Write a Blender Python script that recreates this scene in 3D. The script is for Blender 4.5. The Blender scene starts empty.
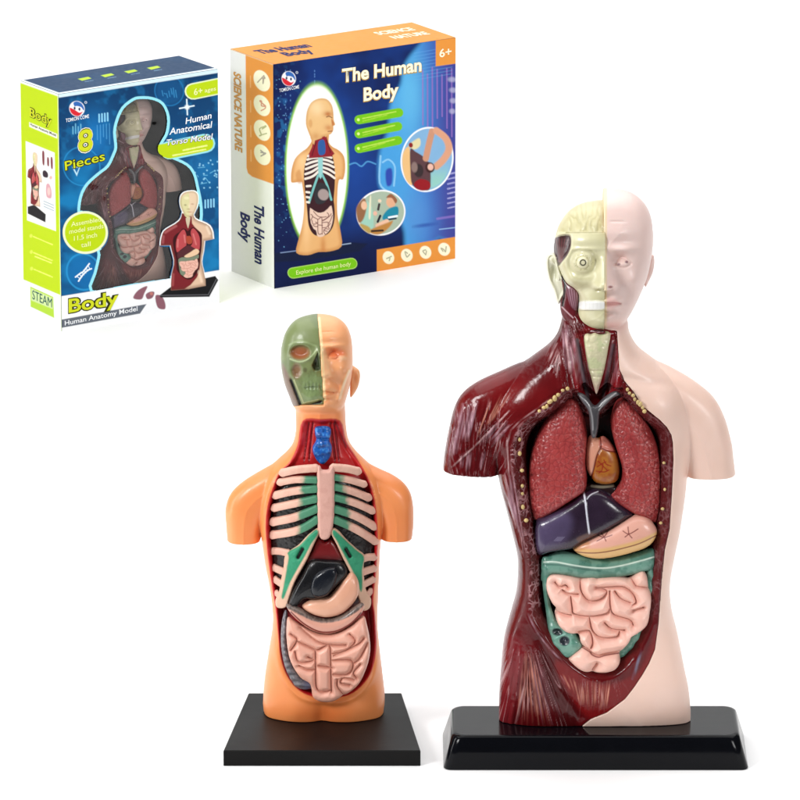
import bpy, math
import numpy as np
from mathutils import Vector

# ------------------------------------------------------------------ scene, scale, camera
S = 0.0005                    # one working unit (half a millimetre) in metres
FPX, DIST, PITCH = 7000.0, 7000.0, math.radians(16.0)
CP, SP = math.cos(PITCH), math.sin(PITCH)
ZA = 370.0
CAM = np.array([0.0, -DIST*CP, ZA + DIST*SP])
scene = bpy.context.scene
COL = scene.collection
rng = np.random.default_rng(7)

def proj(X, Y, Z):
    """world (units) -> pixel of the 800x800 photograph"""
    dy, dz = Y - CAM[1], Z - CAM[2]
    dep = dy*CP - dz*SP
    return 400 + FPX*X/dep, 400 - FPX*(dy*SP + dz*CP)/dep

def unproj(u, v, Y=None, Z=None):
    """pixel -> world point on the plane of given Y or given Z"""
    a, b = (u-400)/FPX, (400-v)/FPX
    d = np.array([a, CP + b*SP, -SP + b*CP])
    t = (Y-CAM[1])/d[1] if Y is not None else (Z-CAM[2])/d[2]
    return CAM + d*t

def lin(*c):
    c = np.array(c, dtype=np.float64)/255.0
    return np.where(c <= .04045, c/12.92, ((c+.055)/1.055)**2.4)

def ss(a, b, x):
    t = np.clip((x-a)/(b-a), 0, 1)
    return t*t*(3-2*t)

# ------------------------------------------------------------------ 2D tools
def curve(pts, closed=True, n=4):
    """Catmull-Rom smoothing of a traced outline"""
    P = np.array(pts, float)
    N = len(P)
    out = []
    rngi = range(N) if closed else range(N-1)
    for i in rngi:
        if closed:
            p0, p1, p2, p3 = P[i-1], P[i], P[(i+1) % N], P[(i+2) % N]
        else:
            p0, p1, p2, p3 = P[max(i-1, 0)], P[i], P[i+1], P[min(i+2, N-1)]
        for k in range(n):
            t = k/n
            out.append(.5*((2*p1) + (-p0+p2)*t + (2*p0-5*p1+4*p2-p3)*t*t + (-p0+3*p1-3*p2+p3)*t**3))
    if not closed:
        out.append(P[-1])
    return np.array(out)

def mirror(pts, xm):
    """right-half outline (top to bottom) -> closed symmetric outline"""
    return list(pts) + [(2*xm-x, y) for x, y in reversed(pts)]

def sdpoly(u, v, poly):
    """signed distance, negative inside"""
    poly = np.asarray(poly, float)
    u = np.asarray(u, np.float32); v = np.asarray(v, np.float32)
    d2 = np.full(u.shape, 1e12, np.float32)
    ins = np.zeros(u.shape, bool)
    N = len(poly)
    for i in range(N):
        ax, ay = poly[i]; bx, by = poly[(i+1) % N]
        ex, ey = bx-ax, by-ay
        L = ex*ex+ey*ey
        if L < 1e-9: continue
        wx, wy = u-np.float32(ax), v-np.float32(ay)
        t = np.clip((wx*np.float32(ex)+wy*np.float32(ey))/np.float32(L), 0, 1)
        dx, dy = wx-t*np.float32(ex), wy-t*np.float32(ey)
        np.minimum(d2, dx*dx+dy*dy, out=d2)
        c = ((ay > v) != (by > v))
        if ey != 0:
            c &= u < (ex*(v-ay)/ey+ax)
            ins ^= c
    d = np.sqrt(d2)
    return np.where(ins, -d, d)

def sdline(u, v, pts):
    P = np.asarray(pts, float)
    u = np.asarray(u, np.float32); v = np.asarray(v, np.float32)
    d2 = np.full(u.shape, 1e12, np.float32)
    for i in range(len(P)-1):
        ax, ay = P[i]; ex, ey = P[i+1]-P[i]
        L = max(ex*ex+ey*ey, 1e-9)
        wx, wy = u-np.float32(ax), v-np.float32(ay)
        t = np.clip((wx*np.float32(ex)+wy*np.float32(ey))/np.float32(L), 0, 1)
        dx, dy = wx-t*np.float32(ex), wy-t*np.float32(ey)
        np.minimum(d2, dx*dx+dy*dy, out=d2)
    return np.sqrt(d2)

def sdcap(u, v, a, b):                       # distance to one segment, and parameter
    ax, ay = a; ex, ey = b[0]-ax, b[1]-ay
    t = np.clip(((u-ax)*ex+(v-ay)*ey)/max(ex*ex+ey*ey, 1e-9), 0, 1)
    return np.hypot(u-ax-t*ex, v-ay-t*ey), t

def G(u, v, cx, cy, sx, sy):
    return np.exp(-((u-cx)/sx)**2-((v-cy)/sy)**2)

_lat = rng.random((257, 257)).astype(np.float32)
def vnoise(x, y):
    """smooth value noise in 0..1"""
    xi, yi = np.floor(x).astype(int), np.floor(y).astype(int)
    fx, fy = x-xi, y-yi
    fx = fx*fx*(3-2*fx); fy = fy*fy*(3-2*fy)
    a = _lat[xi % 256, yi % 256]; b = _lat[(xi+1) % 256, yi % 256]
    c = _lat[xi % 256, (yi+1) % 256]; d = _lat[(xi+1) % 256, (yi+1) % 256]
    return (a*(1-fx)+b*fx)*(1-fy)+(c*(1-fx)+d*fx)*fy

def fbm(x, y, o=3):
    s, a, t = 0, .5, 0
    for k in range(o):
        s = s+a*vnoise(x*2**k+17*k, y*2**k+31*k); t += a; a *= .5
    return s/t

def worley(x, y):
    """distance to the edge between random cells (0 on the edge)"""
    xi, yi = np.floor(x).astype(int), np.floor(y).astype(int)
    F1 = np.full(np.shape(x), 9.0); F2 = np.full(np.shape(x), 9.0)
    for i in (-1, 0, 1):
        for j in (-1, 0, 1):
            px = xi+i+_lat[(xi+i) % 256, (yi+j) % 256]; py = yi+j+_lat[(xi+i+91) % 256, (yi+j+57) % 256]
            dd = np.hypot(px-x, py-y)
            F2 = np.minimum(F2, np.maximum(F1, dd)); F1 = np.minimum(F1, dd)
    return F2-F1

def bilin(G2, x, y):
    x = np.clip(x, 0, G2.shape[0]-1.001); y = np.clip(y, 0, G2.shape[1]-1.001)
    i, j = x.astype(int), y.astype(int); fx, fy = x-i, y-j
    return (G2[i, j]*(1-fx)*(1-fy)+G2[i+1, j]*fx*(1-fy)+G2[i, j+1]*(1-fx)*fy+G2[i+1, j+1]*fx*fy)

def inflate(sdf, X, Z):
    """thickness-squared field of a softly inflated outline: zero on the outline, negative outside.
    sdf(X,Z) is the signed distance; X, Z are the fine grid axes (2D arrays)."""
    x0, x1, z0, z1 = X.min(), X.max(), Z.min(), Z.max()
    hc = max(1.2, math.sqrt((x1-x0)*(z1-z0)/9000.0))
    xs = np.arange(x0-hc, x1+2*hc, hc); zs = np.arange(z0-hc, z1+2*hc, hc)
    XC, ZC = np.meshgrid(xs, zs, indexing='ij')
    d = -sdf(XC, ZC).astype(np.float64)
    ins = d > 0
    U = np.zeros(XC.shape)
    U[ins] = d[ins]*6
    rhs = .25*2*hc*hc
    I, J = np.indices(U.shape)
    red = ins & ((I+J) % 2 == 0); blk = ins & ((I+J) % 2 == 1)
    n = max(U.shape); w = 2/(1+math.sin(math.pi/(.62*n)))
    for it in range(int(2.2*n)+40):
        for m in (red, blk):
            A = np.zeros_like(U)
            A[1:-1, 1:-1] = .25*(U[2:, 1:-1]+U[:-2, 1:-1]+U[1:-1, 2:]+U[1:-1, :-2])+rhs
            U[m] += w*(A[m]-U[m])
    good = d > 1.2*hc
    g = np.where(good, U/np.maximum(d, .1), 0); wgt = good.astype(float)
    for k in range(14):                                     # spread the ratio over and past the rim
        def sh(a): return (a + np.roll(a, 1, 0)+np.roll(a, -1, 0)+np.roll(a, 1, 1)+np.roll(a, -1, 1))
        gs, ws = sh(g*wgt), sh(wgt)
        new = (wgt < .5) & (ws > 0)
        g[new] = gs[new]/ws[new]; wgt[new] = 1
    g[wgt < .5] = max(20.0, float(g.max()))
    for k in range(2):
        g = .4*g+.15*(np.roll(g, 1, 0)+np.roll(g, -1, 0)+np.roll(g, 1, 1)+np.roll(g, -1, 1))
    gf = bilin(g, (X-xs[0])/hc, (Z-zs[0])/hc)
    df = -sdf(X, Z)
    return np.maximum(gf, 4.0)*df

def limit(u, D):
    """cap the thickness sqrt(u) softly at D, keeping the outline"""
    T = np.sqrt(np.maximum(u, 0))
    T2 = D*np.tanh(T/D)
    return np.where(u > 0, T2*T2, u)

# ------------------------------------------------------------------ surface nets
def surface_nets(f, org, h):
    s = f < 0
    nx, ny, nz = f.shape
    c = np.zeros((nx-1, ny-1, nz-1), np.uint8)
    for i in (0, 1):
        for j in (0, 1):
            for k in (0, 1):
                c += s[i:nx-1+i, j:ny-1+j, k:nz-1+k]
    act = (c > 0) & (c < 8)
    del c
    ids = np.full(act.shape, -1, np.int32)
    ci, cj, ck = np.nonzero(act)
    ids[ci, cj, ck] = np.arange(len(ci))
    corner = {}
    for i in (0, 1):
        for j in (0, 1):
            for k in (0, 1):
                corner[(i, j, k)] = f[ci+i, cj+j, ck+k].astype(np.float64)
    acc = np.zeros((len(ci), 3)); cnt = np.zeros(len(ci))
    ks = list(corner)
    for a in ks:
        for ax in range(3):
            if a[ax] == 0:
                b = list(a); b[ax] = 1; b = tuple(b)
                fa, fb = corner[a], corner[b]
                m = (fa < 0) != (fb < 0)
                t = np.where(m, fa/np.where(m, fa-fb, 1), 0)
                for q in range(3):
                    val = a[q]+(t if q == ax else 0)
                    acc[:, q] += np.where(m, val, 0)
                cnt += m
    V = acc/cnt[:, None]+np.stack([ci, cj, ck], 1)
    quads = []
    for ax in range(3):
        sl0 = [slice(None)]*3; sl1 = [slice(None)]*3
        sl0[ax] = slice(0, -1); sl1[ax] = slice(1, None)
        e = s[tuple(sl0)] != s[tuple(sl1)]
        o = [q for q in range(3) if q != ax]
        lim = [slice(None)]*3
        for q in o: lim[q] = slice(1, -1)
        idx = np.argwhere(e[tuple(lim)])
        if len(idx) == 0: continue
        for q in o: idx[:, q] += 1
        st = s[idx[:, 0], idx[:, 1], idx[:, 2]]
        def cell(d1, d2):
            q = idx.copy(); q[:, o[0]] -= d1; q[:, o[1]] -= d2
            return ids[q[:, 0], q[:, 1], q[:, 2]]
        Q = np.stack([cell(1, 1), cell(0, 1), cell(0, 0), cell(1, 0)], 1)
        flip = st if ax != 1 else ~st
        Q[~flip] = Q[~flip][:, ::-1]
        quads.append(Q)
    Q = np.concatenate(quads)
    return V*h+np.array(org), Q

# ------------------------------------------------------------------ objects
def mesh_obj(name, V, Q, mat, parent=None, colors=None, extra=None, smooth=True, uvw=None):
    """link ONE mesh object; V in working units relative to the parent's base"""
    me = bpy.data.meshes.new(name)
    V = np.asarray(V, np.float64); Q = np.asarray(Q, np.int32)
    k = Q.shape[1]
    me.vertices.add(len(V)); me.vertices.foreach_set('co', (V*S).astype(np.float32).ravel())
    me.loops.add(Q.size); me.loops.foreach_set('vertex_index', Q.ravel())
    me.polygons.add(len(Q))
    me.polygons.foreach_set('loop_start', np.arange(0, Q.size, k, dtype=np.int32))
    me.update(calc_edges=True)
    if smooth:
        me.polygons.foreach_set('use_smooth', np.ones(len(Q), bool))
    if colors is not None:
        at = me.color_attributes.new('Col', 'FLOAT_COLOR', 'POINT')
        C4 = np.ones((len(V), 4), np.float32); C4[:, :3] = colors
        at.data.foreach_set('color', C4.ravel())
    if extra is not None:
        at = me.attributes.new('Det', 'FLOAT', 'POINT')
        at.data.foreach_set('value', np.asarray(extra, np.float32))
    me.materials.append(mat)
    o = bpy.data.objects.new(name, me); COL.objects.link(o)
    if parent: o.parent = parent
    return o

def raw_obj(name, verts, faces, mat, parent=None, smooth=False):
    me = bpy.data.meshes.new(name)
    me.from_pydata([tuple(np.array(p)*S) for p in verts], [], faces); me.update()
    if smooth:
        for p in me.polygons: p.use_smooth = True
    me.materials.append(mat)
    o = bpy.data.objects.new(name, me); COL.objects.link(o)
    if parent: o.parent = parent
    return o

def tag(o, label=None, cat=None, group=None, kind=None):
    if label: o['label'] = label
    if cat: o['category'] = cat
    if group: o['group'] = group
    if kind: o['kind'] = kind

def thing(name, loc, label, cat, group=None):
    o = bpy.data.objects.new(name, None); COL.objects.link(o)
    o.empty_display_size = .02
    o.location = tuple(np.array(loc)*S)
    tag(o, label, cat, group)
    return o

# ------------------------------------------------------------------ materials
def _new(name):
    m = bpy.data.materials.new(name); m.use_nodes = True
    nt = m.node_tree; b = nt.nodes['Principled BSDF']
    return m, nt, b

def plastic(name, color=None, rough=.35, coat=0.0, var=.06, nscale=60, bump=0.0, bscale=400, stretch=(1, 1, 1),
            spec=.5, sss=0.0, cells=None):
    """painted plastic; colour from the part's own paint ('Col') or one flat paint; uneven paint, fine surface grain"""
    m, nt, b = _new(name); N, Lk = nt.nodes, nt.links
    if color is None:
        src = N.new('ShaderNodeAttribute'); src.attribute_name = 'Col'; cs = src.outputs['Color']
    else:
        src = N.new('ShaderNodeRGB'); src.outputs[0].default_value = (*color, 1); cs = src.outputs[0]
    tc = N.new('ShaderNodeTexCoord')
    mp = N.new('ShaderNodeMapping'); mp.inputs['Scale'].default_value = stretch
    Lk.new(tc.outputs['Object'], mp.inputs['Vector'])
    nz = N.new('ShaderNodeTexNoise'); nz.inputs['Scale'].default_value = nscale; nz.inputs['Detail'].default_value = 5
    Lk.new(mp.outputs[0], nz.inputs['Vector'])
    mr = N.new('ShaderNodeMapRange'); mr.inputs['From Min'].default_value = .25; mr.inputs['From Max'].default_value = .75
    mr.inputs['To Min'].default_value = 1-var; mr.inputs['To Max'].default_value = 1+var
    Lk.new(nz.outputs['Fac'], mr.inputs['Value'])
    mul = N.new('ShaderNodeVectorMath'); mul.operation = 'SCALE'
    Lk.new(cs, mul.inputs[0]); Lk.new(mr.outputs[0], mul.inputs['Scale'])
    cout = mul.outputs[0]
    hgt = None
    if cells:                                        # raised net of fine cracks: (cell scale, line colour, width, strength)
        vo = N.new('ShaderNodeTexVoronoi'); vo.feature = 'DISTANCE_TO_EDGE'; vo.inputs['Scale'].default_value = cells[0]
        wob = N.new('ShaderNodeTexNoise'); wob.inputs['Scale'].default_value = cells[0]*.8
        Lk.new(tc.outputs['Object'], wob.inputs['Vector'])
        wa = N.new('ShaderNodeVectorMath'); wa.operation = 'MULTIPLY_ADD'
        wa.inputs[1].default_value = (.8/cells[0],)*3
        Lk.new(wob.outputs['Color'], wa.inputs[0]); Lk.new(tc.outputs['Object'], wa.inputs[2])
        Lk.new(wa.outputs[0], vo.inputs['Vector'])
        lr = N.new('ShaderNodeMapRange'); lr.inputs['From Min'].default_value = cells[2]*.3; lr.inputs['From Max'].default_value = cells[2]
        lr.inputs['To Min'].default_value = 1; lr.inputs['To Max'].default_value = 0
        Lk.new(vo.outputs['Distance'], lr.inputs['Value'])
        de = N.new('ShaderNodeAttribute'); de.attribute_name = 'Det'
        mm = N.new('ShaderNodeMath'); mm.operation = 'MULTIPLY'
        Lk.new(lr.outputs[0], mm.inputs[0]); Lk.new(de.outputs['Fac'], mm.inputs[1])
        br = N.new('ShaderNodeTexNoise'); br.inputs['Scale'].default_value = cells[0]*.5
        Lk.new(tc.outputs['Object'], br.inputs['Vector'])
        brr = N.new('ShaderNodeMapRange'); brr.inputs['From Min'].default_value = .42; brr.inputs['From Max'].default_value = .58
        Lk.new(br.outputs['Fac'], brr.inputs['Value'])
        m2 = N.new('ShaderNodeMath'); m2.operation = 'MULTIPLY'
        Lk.new(mm.outputs[0], m2.inputs[0]); Lk.new(brr.outputs[0], m2.inputs[1])
        mx = N.new('ShaderNodeMix'); mx.data_type = 'RGBA'
        Lk.new(m2.outputs[0], mx.inputs['Factor']); Lk.new(cout, mx.inputs['A'])
        mx.inputs['B'].default_value = (*cells[1], 1)
        cout = mx.outputs['Result']; hgt = mm.outputs[0]
    Lk.new(cout, b.inputs['Base Color'])
    b.inputs['Roughness'].default_value = rough
    b.inputs['Specular IOR Level'].default_value = spec
    b.inputs['Coat Weight'].default_value = coat
    b.inputs['Coat Roughness'].default_value = .12
    if sss:
        b.inputs['Subsurface Weight'].default_value = sss
        b.inputs['Subsurface Radius'].default_value = (.004, .002, .0012)
        b.inputs['Subsurface Scale'].default_value = 1.0
    r2 = N.new('ShaderNodeMapRange'); r2.inputs['To Min'].default_value = max(rough-.08, .02); r2.inputs['To Max'].default_value = rough+.1
    Lk.new(nz.outputs['Fac'], r2.inputs['Value']); Lk.new(r2.outputs[0], b.inputs['Roughness'])
    nrm = None
    if bump:
        n2 = N.new('ShaderNodeTexNoise'); n2.inputs['Scale'].default_value = bscale; n2.inputs['Detail'].default_value = 4
        Lk.new(mp.outputs[0], n2.inputs['Vector'])
        bp = N.new('ShaderNodeBump'); bp.inputs['Strength'].default_value = bump; bp.inputs['Distance'].default_value = .0012
        Lk.new(n2.outputs['Fac'], bp.inputs['Height']); nrm = bp
    if hgt is not None:
        b2 = N.new('ShaderNodeBump'); b2.inputs['Strength'].default_value = cells[3]; b2.inputs['Distance'].default_value = .0008
        Lk.new(hgt, b2.inputs['Height'])
        if nrm: Lk.new(nrm.outputs[0], b2.inputs['Normal'])
        nrm = b2
    if nrm: Lk.new(nrm.outputs[0], b.inputs['Normal'])
    return m

# ------------------------------------------------------------------ solids from traced outlines
class Grid:
    def __init__(s, u0, u1, v0, v1, yc, y0, y1, h):
        """block of space seen between these pixels at depth yc, from y0 to y1"""
        a = unproj(u0, v1, Y=yc); b = unproj(u1, v0, Y=yc)
        s.h = h
        s.xs = np.arange(a[0], b[0]+h, h); s.zs = np.arange(a[2], b[2]+h, h); s.ys = np.arange(y0, y1+h, h)
        s.X, s.Z = np.meshgrid(s.xs, s.zs, indexing='ij')
    def build(s, fn):
        f = np.empty((len(s.xs), len(s.ys), len(s.zs)), np.float32)
        for j, y in enumerate(s.ys):
            f[:, j, :] = fn(np.float32(y))
        f[0] = np.maximum(f[0], .5); f[-1] = np.maximum(f[-1], .5)
        f[:, 0] = np.maximum(f[:, 0], .5); f[:, -1] = np.maximum(f[:, -1], .5)
        f[:, :, 0] = np.maximum(f[:, :, 0], .5); f[:, :, -1] = np.maximum(f[:, :, -1], .5)
        return surface_nets(f, (s.xs[0], s.ys[0], s.zs[0]), s.h)

def qf(y, u):
    return (y*y-u)/(np.abs(y)+np.sqrt(np.abs(u))+1)

def solid(name, root, base, outline, mat, yo, D, kf=1.0, kb=.6, relief=None, paint=None, det=None, h=.6, infl=1.35,
          smooth_outline=True, cut=None, flat=None):
    """one part: a traced outline given its own depth 'yo' (number or function of x px), rounded to thickness D.
    relief(u,v) raises the front, paint(u,v) gives the colour of each point."""
    P = curve(outline) if smooth_outline else np.array(outline, float)
    pu, pv = P[:, 0], P[:, 1]
    yof = yo if callable(yo) else (lambda u: np.full(np.shape(u), float(yo)))
    um = np.linspace(pu.min(), pu.max(), 40)
    ymin, ymax = yof(um).min(), yof(um).max()
    g = Grid(pu.min()-3, pu.max()+3, pv.min()-4-.3*(ymax-ymin), pv.max()+4+.3*(ymax-ymin), .5*(ymin+ymax), ymin-D*kf*1.25-6, ymax+D*kb*1.2+3, h)
    def coords(X, Z):
        u0 = 400+X*FPX/DIST
        y = yof(u0)
        return proj(X, y, Z)
    def sdf(X, Z):
        a, b = coords(X, Z)
        return sdpoly(a, b, P)
    U = inflate(sdf, g.X, g.Z)*infl**2
    U = limit(U, D)
    if flat:                                                   # flat-topped slab with rounded rim
        dd = -sdf(g.X, g.Z); q = np.clip(1-dd/flat, 0, 1)
        U = np.where(dd > 0, D*D*(1-q*q)+.0, dd*2)
    Yo = yof(400+g.X*FPX/DIST)
    T = np.sqrt(np.maximum(U, 0))
    uu, vv = proj(g.X, Yo-T*kf, g.Z)
    if relief is not None:
        dl = relief(uu, vv)*ss(0, 3.0, T)
        Tf = np.maximum(T*kf+dl, .3)
        Uf = np.where(U > 0, Tf*Tf, U*kf*kf)
    else:
        Uf = U*kf*kf
    Ub = U*kb*kb
    def fn(y):
        w = y-Yo
        f = np.where(w < 0, qf(w, Uf), qf(w, Ub))
        if cut is not None: f = np.maximum(f, cut(g.X, y, g.Z))
        return f
    V, Q = g.build(fn)
    a, b = proj(V[:, 0], V[:, 1], V[:, 2])
    c = paint(a, b) if paint is not None else None
    e = det(a, b) if det is not None else None
    return mesh_obj(name, V-np.array(base), Q, mat, root, c, e)

class Paint:
    """layers of paint on a set of points given in outline pixels"""
    def __init__(s, u, v, base):
        s.u, s.v = np.asarray(u), np.asarray(v)
        s.c = np.tile(np.asarray(base, np.float32), (len(s.u), 1))
    def _mix(s, idx, m, col):
        col = np.asarray(col, np.float32)
        if col.ndim == 2: col = col[idx] if len(col) == len(s.u) else col
        s.c[idx] = s.c[idx]*(1-m[:, None])+col*m[:, None]
    def _near(s, P, pad):
        P = np.asarray(P)
        return np.nonzero((s.u > P[:, 0].min()-pad) & (s.u < P[:, 0].max()+pad) & (s.v > P[:, 1].min()-pad) & (s.v < P[:, 1].max()+pad))[0]
    def poly(s, pts, col, soft=.6, smooth=True, a=1.0):
        P = curve(pts) if smooth else np.array(pts, float)
        i = s._near(P, soft+1)
        if len(i): s._mix(i, a*ss(soft, -soft, sdpoly(s.u[i], s.v[i], P)), col)
        return s
    def line(s, pts, col, w=1.0, soft=.5, a=1.0, smooth=True):
        P = curve(pts, False) if smooth and len(pts) > 2 else np.array(pts, float)
        i = s._near(P, w+soft+1)
        if len(i): s._mix(i, a*ss(w/2+soft, w/2-soft*.5, sdline(s.u[i], s.v[i], P)), col)
        return s
    def ell(s, cx, cy, rx, ry, col, ang=0, soft=.5, a=1.0, ring=None):
        i = s._near([(cx-max(rx, ry), cy-max(rx, ry)), (cx+max(rx, ry), cy+max(rx, ry))], 3)
        if len(i) == 0: return s
        ca, sa = math.cos(ang), math.sin(ang)
        x, y = s.u[i]-cx, s.v[i]-cy
        x, y = x*ca+y*sa, -x*sa+y*ca
        r = np.sqrt((x/rx)**2+(y/ry)**2); d = (r-1)*min(rx, ry)
        if ring: d = np.abs(d)-ring/2
        s._mix(i, a*ss(soft, -soft, d), col)
        return s
    def mask(s, m, col, a=1.0):
        i = np.nonzero(m > .002)[0]
        if len(i): s._mix(i, a*m[i], col)
        return s
# ================================================================== the large half-muscle torso
def fan(a0, a1, b0, b1, n, jit=.0, seed=1):
    r = np.random.default_rng(seed); out = []
    for k in range(n):
        t = (k+.5)/n+r.uniform(-jit, jit)/n
        s0, s1 = r.uniform(0, .18), r.uniform(.8, 1)
        A = np.array(a0)*(1-t)+np.array(a1)*t; B = np.array(b0)*(1-t)+np.array(b1)*t
        out.append((A+(B-A)*s0, A+(B-A)*s1))
    return out

M_SKIN = plastic('flesh_pink_plastic', rough=.42, coat=.08, var=.025, nscale=40, bump=.04, bscale=500, sss=.12)
M_MUSC = plastic('glossy_muscle_paint', rough=.2, coat=.1, spec=.26, var=.14, nscale=90, bump=.16, bscale=260, cells=(330, lin(176, 128, 132), .16, .5))
M_BONE = plastic('bone_plastic', rough=.3, coat=.2, var=.04, nscale=70, bump=.08, bscale=350)
M_LUNG = plastic('lung_paint', rough=.38, coat=.12, var=.06, nscale=100, bump=.03, bscale=300, cells=(300, lin(196, 104, 100), .07, .2))
M_ORG = plastic('organ_plastic', rough=.3, coat=.2, var=.05, nscale=80, bump=.06, bscale=400)
M_GUT = plastic('bowel_plastic', rough=.4, coat=.1, var=.03, nscale=60, bump=.05, bscale=400, sss=.1)
M_LIVER = plastic('liver_paint', rough=.24, coat=.3, var=.12, nscale=110, bump=.10, bscale=300)
M_COLON = plastic('colon_paint', rough=.3, coat=.25, var=.14, nscale=120, bump=.15, bscale=300)

BIG = (90, 0, 0)
big = thing('anatomy_model', np.array([unproj(595, 750, Y=0)[0], 0, 0]),
            'larger anatomy torso, half dark red muscle and half pale pink skin', 'anatomy model')
BB = np.array([unproj(595, 750, Y=0)[0], 0, 0])
HS = 33.0                                              # stand height

TORSO = [(570, 300), (618, 300), (627, 318), (629.5, 332), (638, 347), (654, 360), (671, 375), (683, 395), (690, 425), (689, 455), (687, 476),
         (685.5, 493), (680, 530), (674, 559), (670, 584), (671.5, 608), (677.5, 633), (684, 666), (689, 691), (691, 722), (691, 765),
         (498, 765), (498.5, 724), (499, 695), (501, 666), (504, 637), (510.5, 612), (516.6, 588), (517.5, 559), (512.5, 534), (504, 501),
         (499, 480), (496, 455), (493, 425), (498, 398), (512, 377), (527, 361), (547, 346), (556.5, 335), (561, 322), (564, 306)]
ARM_R = [(628, 358), (656, 361.5), (678, 371.5), (698, 384), (714, 398), (724, 416), (730, 436), (733.5, 458), (735, 515), (690, 515), (686, 476),
         (676, 452), (652, 430), (626, 408)]
ARM_L = [(562, 358), (526, 361.5), (500, 372), (478, 382), (463, 393), (454.5, 407), (449, 428), (445, 450), (443, 468), (441, 515), (500, 515), (500, 476),
         (508, 452), (530, 430), (562, 408)]
HEADSKIN = mirror([(604, 189.5), (618, 190), (632, 193.5), (644, 203), (651, 217), (653.2, 236), (652, 254), (648.5, 272), (644, 285), (637, 301), (629.5, 315),
                   (622, 324), (613, 328.3), (604, 329)], 604)
SKULL = [(604, 201.5), (588, 203), (576, 207), (566, 215), (558, 228), (554.5, 242), (554, 254), (558, 265), (565, 279), (574, 286), (578, 293), (577.5, 303),
         (576.5, 312), (579, 320.5), (586, 326), (595, 328), (604, 328), (618, 327), (630, 310), (645, 285), (652, 254), (650, 230), (640, 212), (622, 203)]
CAV = curve([(594, 408), (585, 398), (575, 393), (566, 391), (550, 406), (532, 416.5), (520, 428.5), (514, 442), (512, 457), (513.5, 476), (517, 497), (521, 524), (526, 543),
       (529, 566), (529.5, 592), (531, 614), (538, 629), (550, 646), (562, 660), (573, 670), (590, 680), (606, 681), (622, 674), (640, 655), (652, 630),
       (657, 610), (660, 582), (663.5, 554), (668.5, 530), (671, 495), (672.5, 460), (672, 443), (668, 430), (659, 421), (642, 407), (632, 395), (618, 393), (604, 401)])
SKINR = np.array([(604, 150), (604, 329), (611, 330.5), (617, 331), (618, 345), (619.5, 369), (624, 381), (633, 391), (642.5, 405.5), (652, 413), (660, 419.5), (667, 427), (671.5, 435), (673, 443),
                  (673.6, 460), (672, 495), (669.6, 530), (665, 550), (661.5, 582), (658.5, 625), (655, 650), (649, 664), (642, 676), (634, 688), (625, 699.5), (607, 713), (591, 719.5), (574, 733), (574, 780),
                  (800, 780), (800, 150)])

# --- grooves and pale tendon streaks of the muscle half: (start, end, width, depth, alpha, colour)
PALE, MAUVE, PEACH, GREYP = lin(216, 178, 178), lin(178, 138, 150), lin(222, 150, 128), lin(150, 128, 140)
STK = []
def add(lst, w, dep, al, col):
    for a, b in lst: STK.append((tuple(a), tuple(b), w, dep, al, col))
add(fan((459, 403), (479, 401), (447, 466), (469, 441), 11, .8, 3), 1.5, .9, .62, MAUVE)
add(fan((486, 402), (519, 384), (474, 440), (495, 418), 6, .6, 4), .9, .7, .55, PEACH)
add([((452, 467), (474, 447)), ((474, 447), (497, 424)), ((497, 424), (509, 411))], 1.1, 1.0, .85, PALE)
add(fan((478, 444), (492, 446), (500, 416), (512, 424), 7, .7, 5), 1.5, .9, .6, MAUVE)
add(fan((458, 470), (472, 472), (461, 452), (474, 452), 5, .6, 6), 1.4, .8, .5, MAUVE)
add(fan((478, 470), (483, 472), (482, 450), (488, 452), 3, .6, 7), 1.1, .7, .5, MAUVE)
add(fan((561, 318), (575, 330), (566, 376), (588, 396), 9, .5, 8), 1.5, 2.2, .75, MAUVE)
add(fan((562, 330), (572, 340), (566, 372), (580, 388), 4, .8, 31), .8, 1.0, .8, PALE)
add(fan((575, 340), (583, 338), (584, 392), (594, 400), 6, .6, 9), 1.1, 1.2, .45, GREYP)
add(fan((557, 340), (560, 352), (546, 358), (556, 378), 6, .8, 10), .9, .8, .6, PALE)
add(fan((612, 336), (617, 338), (603, 388), (617, 392), 6, .6, 11), 1.1, 1.2, .5, MAUVE)
add(fan((524, 652), (532, 645), (516, 728), (552, 729), 17, .8, 12), .7, 1.2, .34, PEACH)
add(fan((528, 644), (536, 652), (540, 728), (566, 728), 8, .8, 13), .7, 1.0, .26, MAUVE)
add(fan((527, 672), (530, 660), (513, 728), (521, 728), 3, .8, 33), .7, .8, .4, PALE)
add([((523, 655), (513, 700)), ((513, 700), (511, 730))], 2.0, 1.6, 0, PALE)
add(fan((572, 681), (613, 680), (578, 706), (608, 711), 15, .9, 14), .85, .35, .62, PEACH)
add(fan((560, 672), (574, 676), (570, 690), (580, 700), 5, .9, 15), .8, .3, .4, PEACH)
add(fan((503, 470), (512, 462), (517, 540), (526, 552), 7, .6, 16), 1.1, 1.1, .5, MAUVE)
add(fan((500, 482), (510, 480), (515, 520), (522, 540), 6, .8, 17), 1.0, .9, .4, MAUVE)
add([((507, 438), (509, 476)), ((511, 430), (507, 445)), ((521, 420), (511, 430)), ((537, 409), (521, 420)), ((552, 398), (537, 409))], 1.1, .8, .6, PALE)
add([((528, 615), (536, 631)), ((536, 631), (549, 648)), ((549, 648), (562, 661))], 1.0, -.8, .75, MAUVE)
add(fan((641, 650), (646, 640), (630, 685), (634, 680), 2, .5, 18), 2.0, .9, .5, lin(130, 140, 165))

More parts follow.
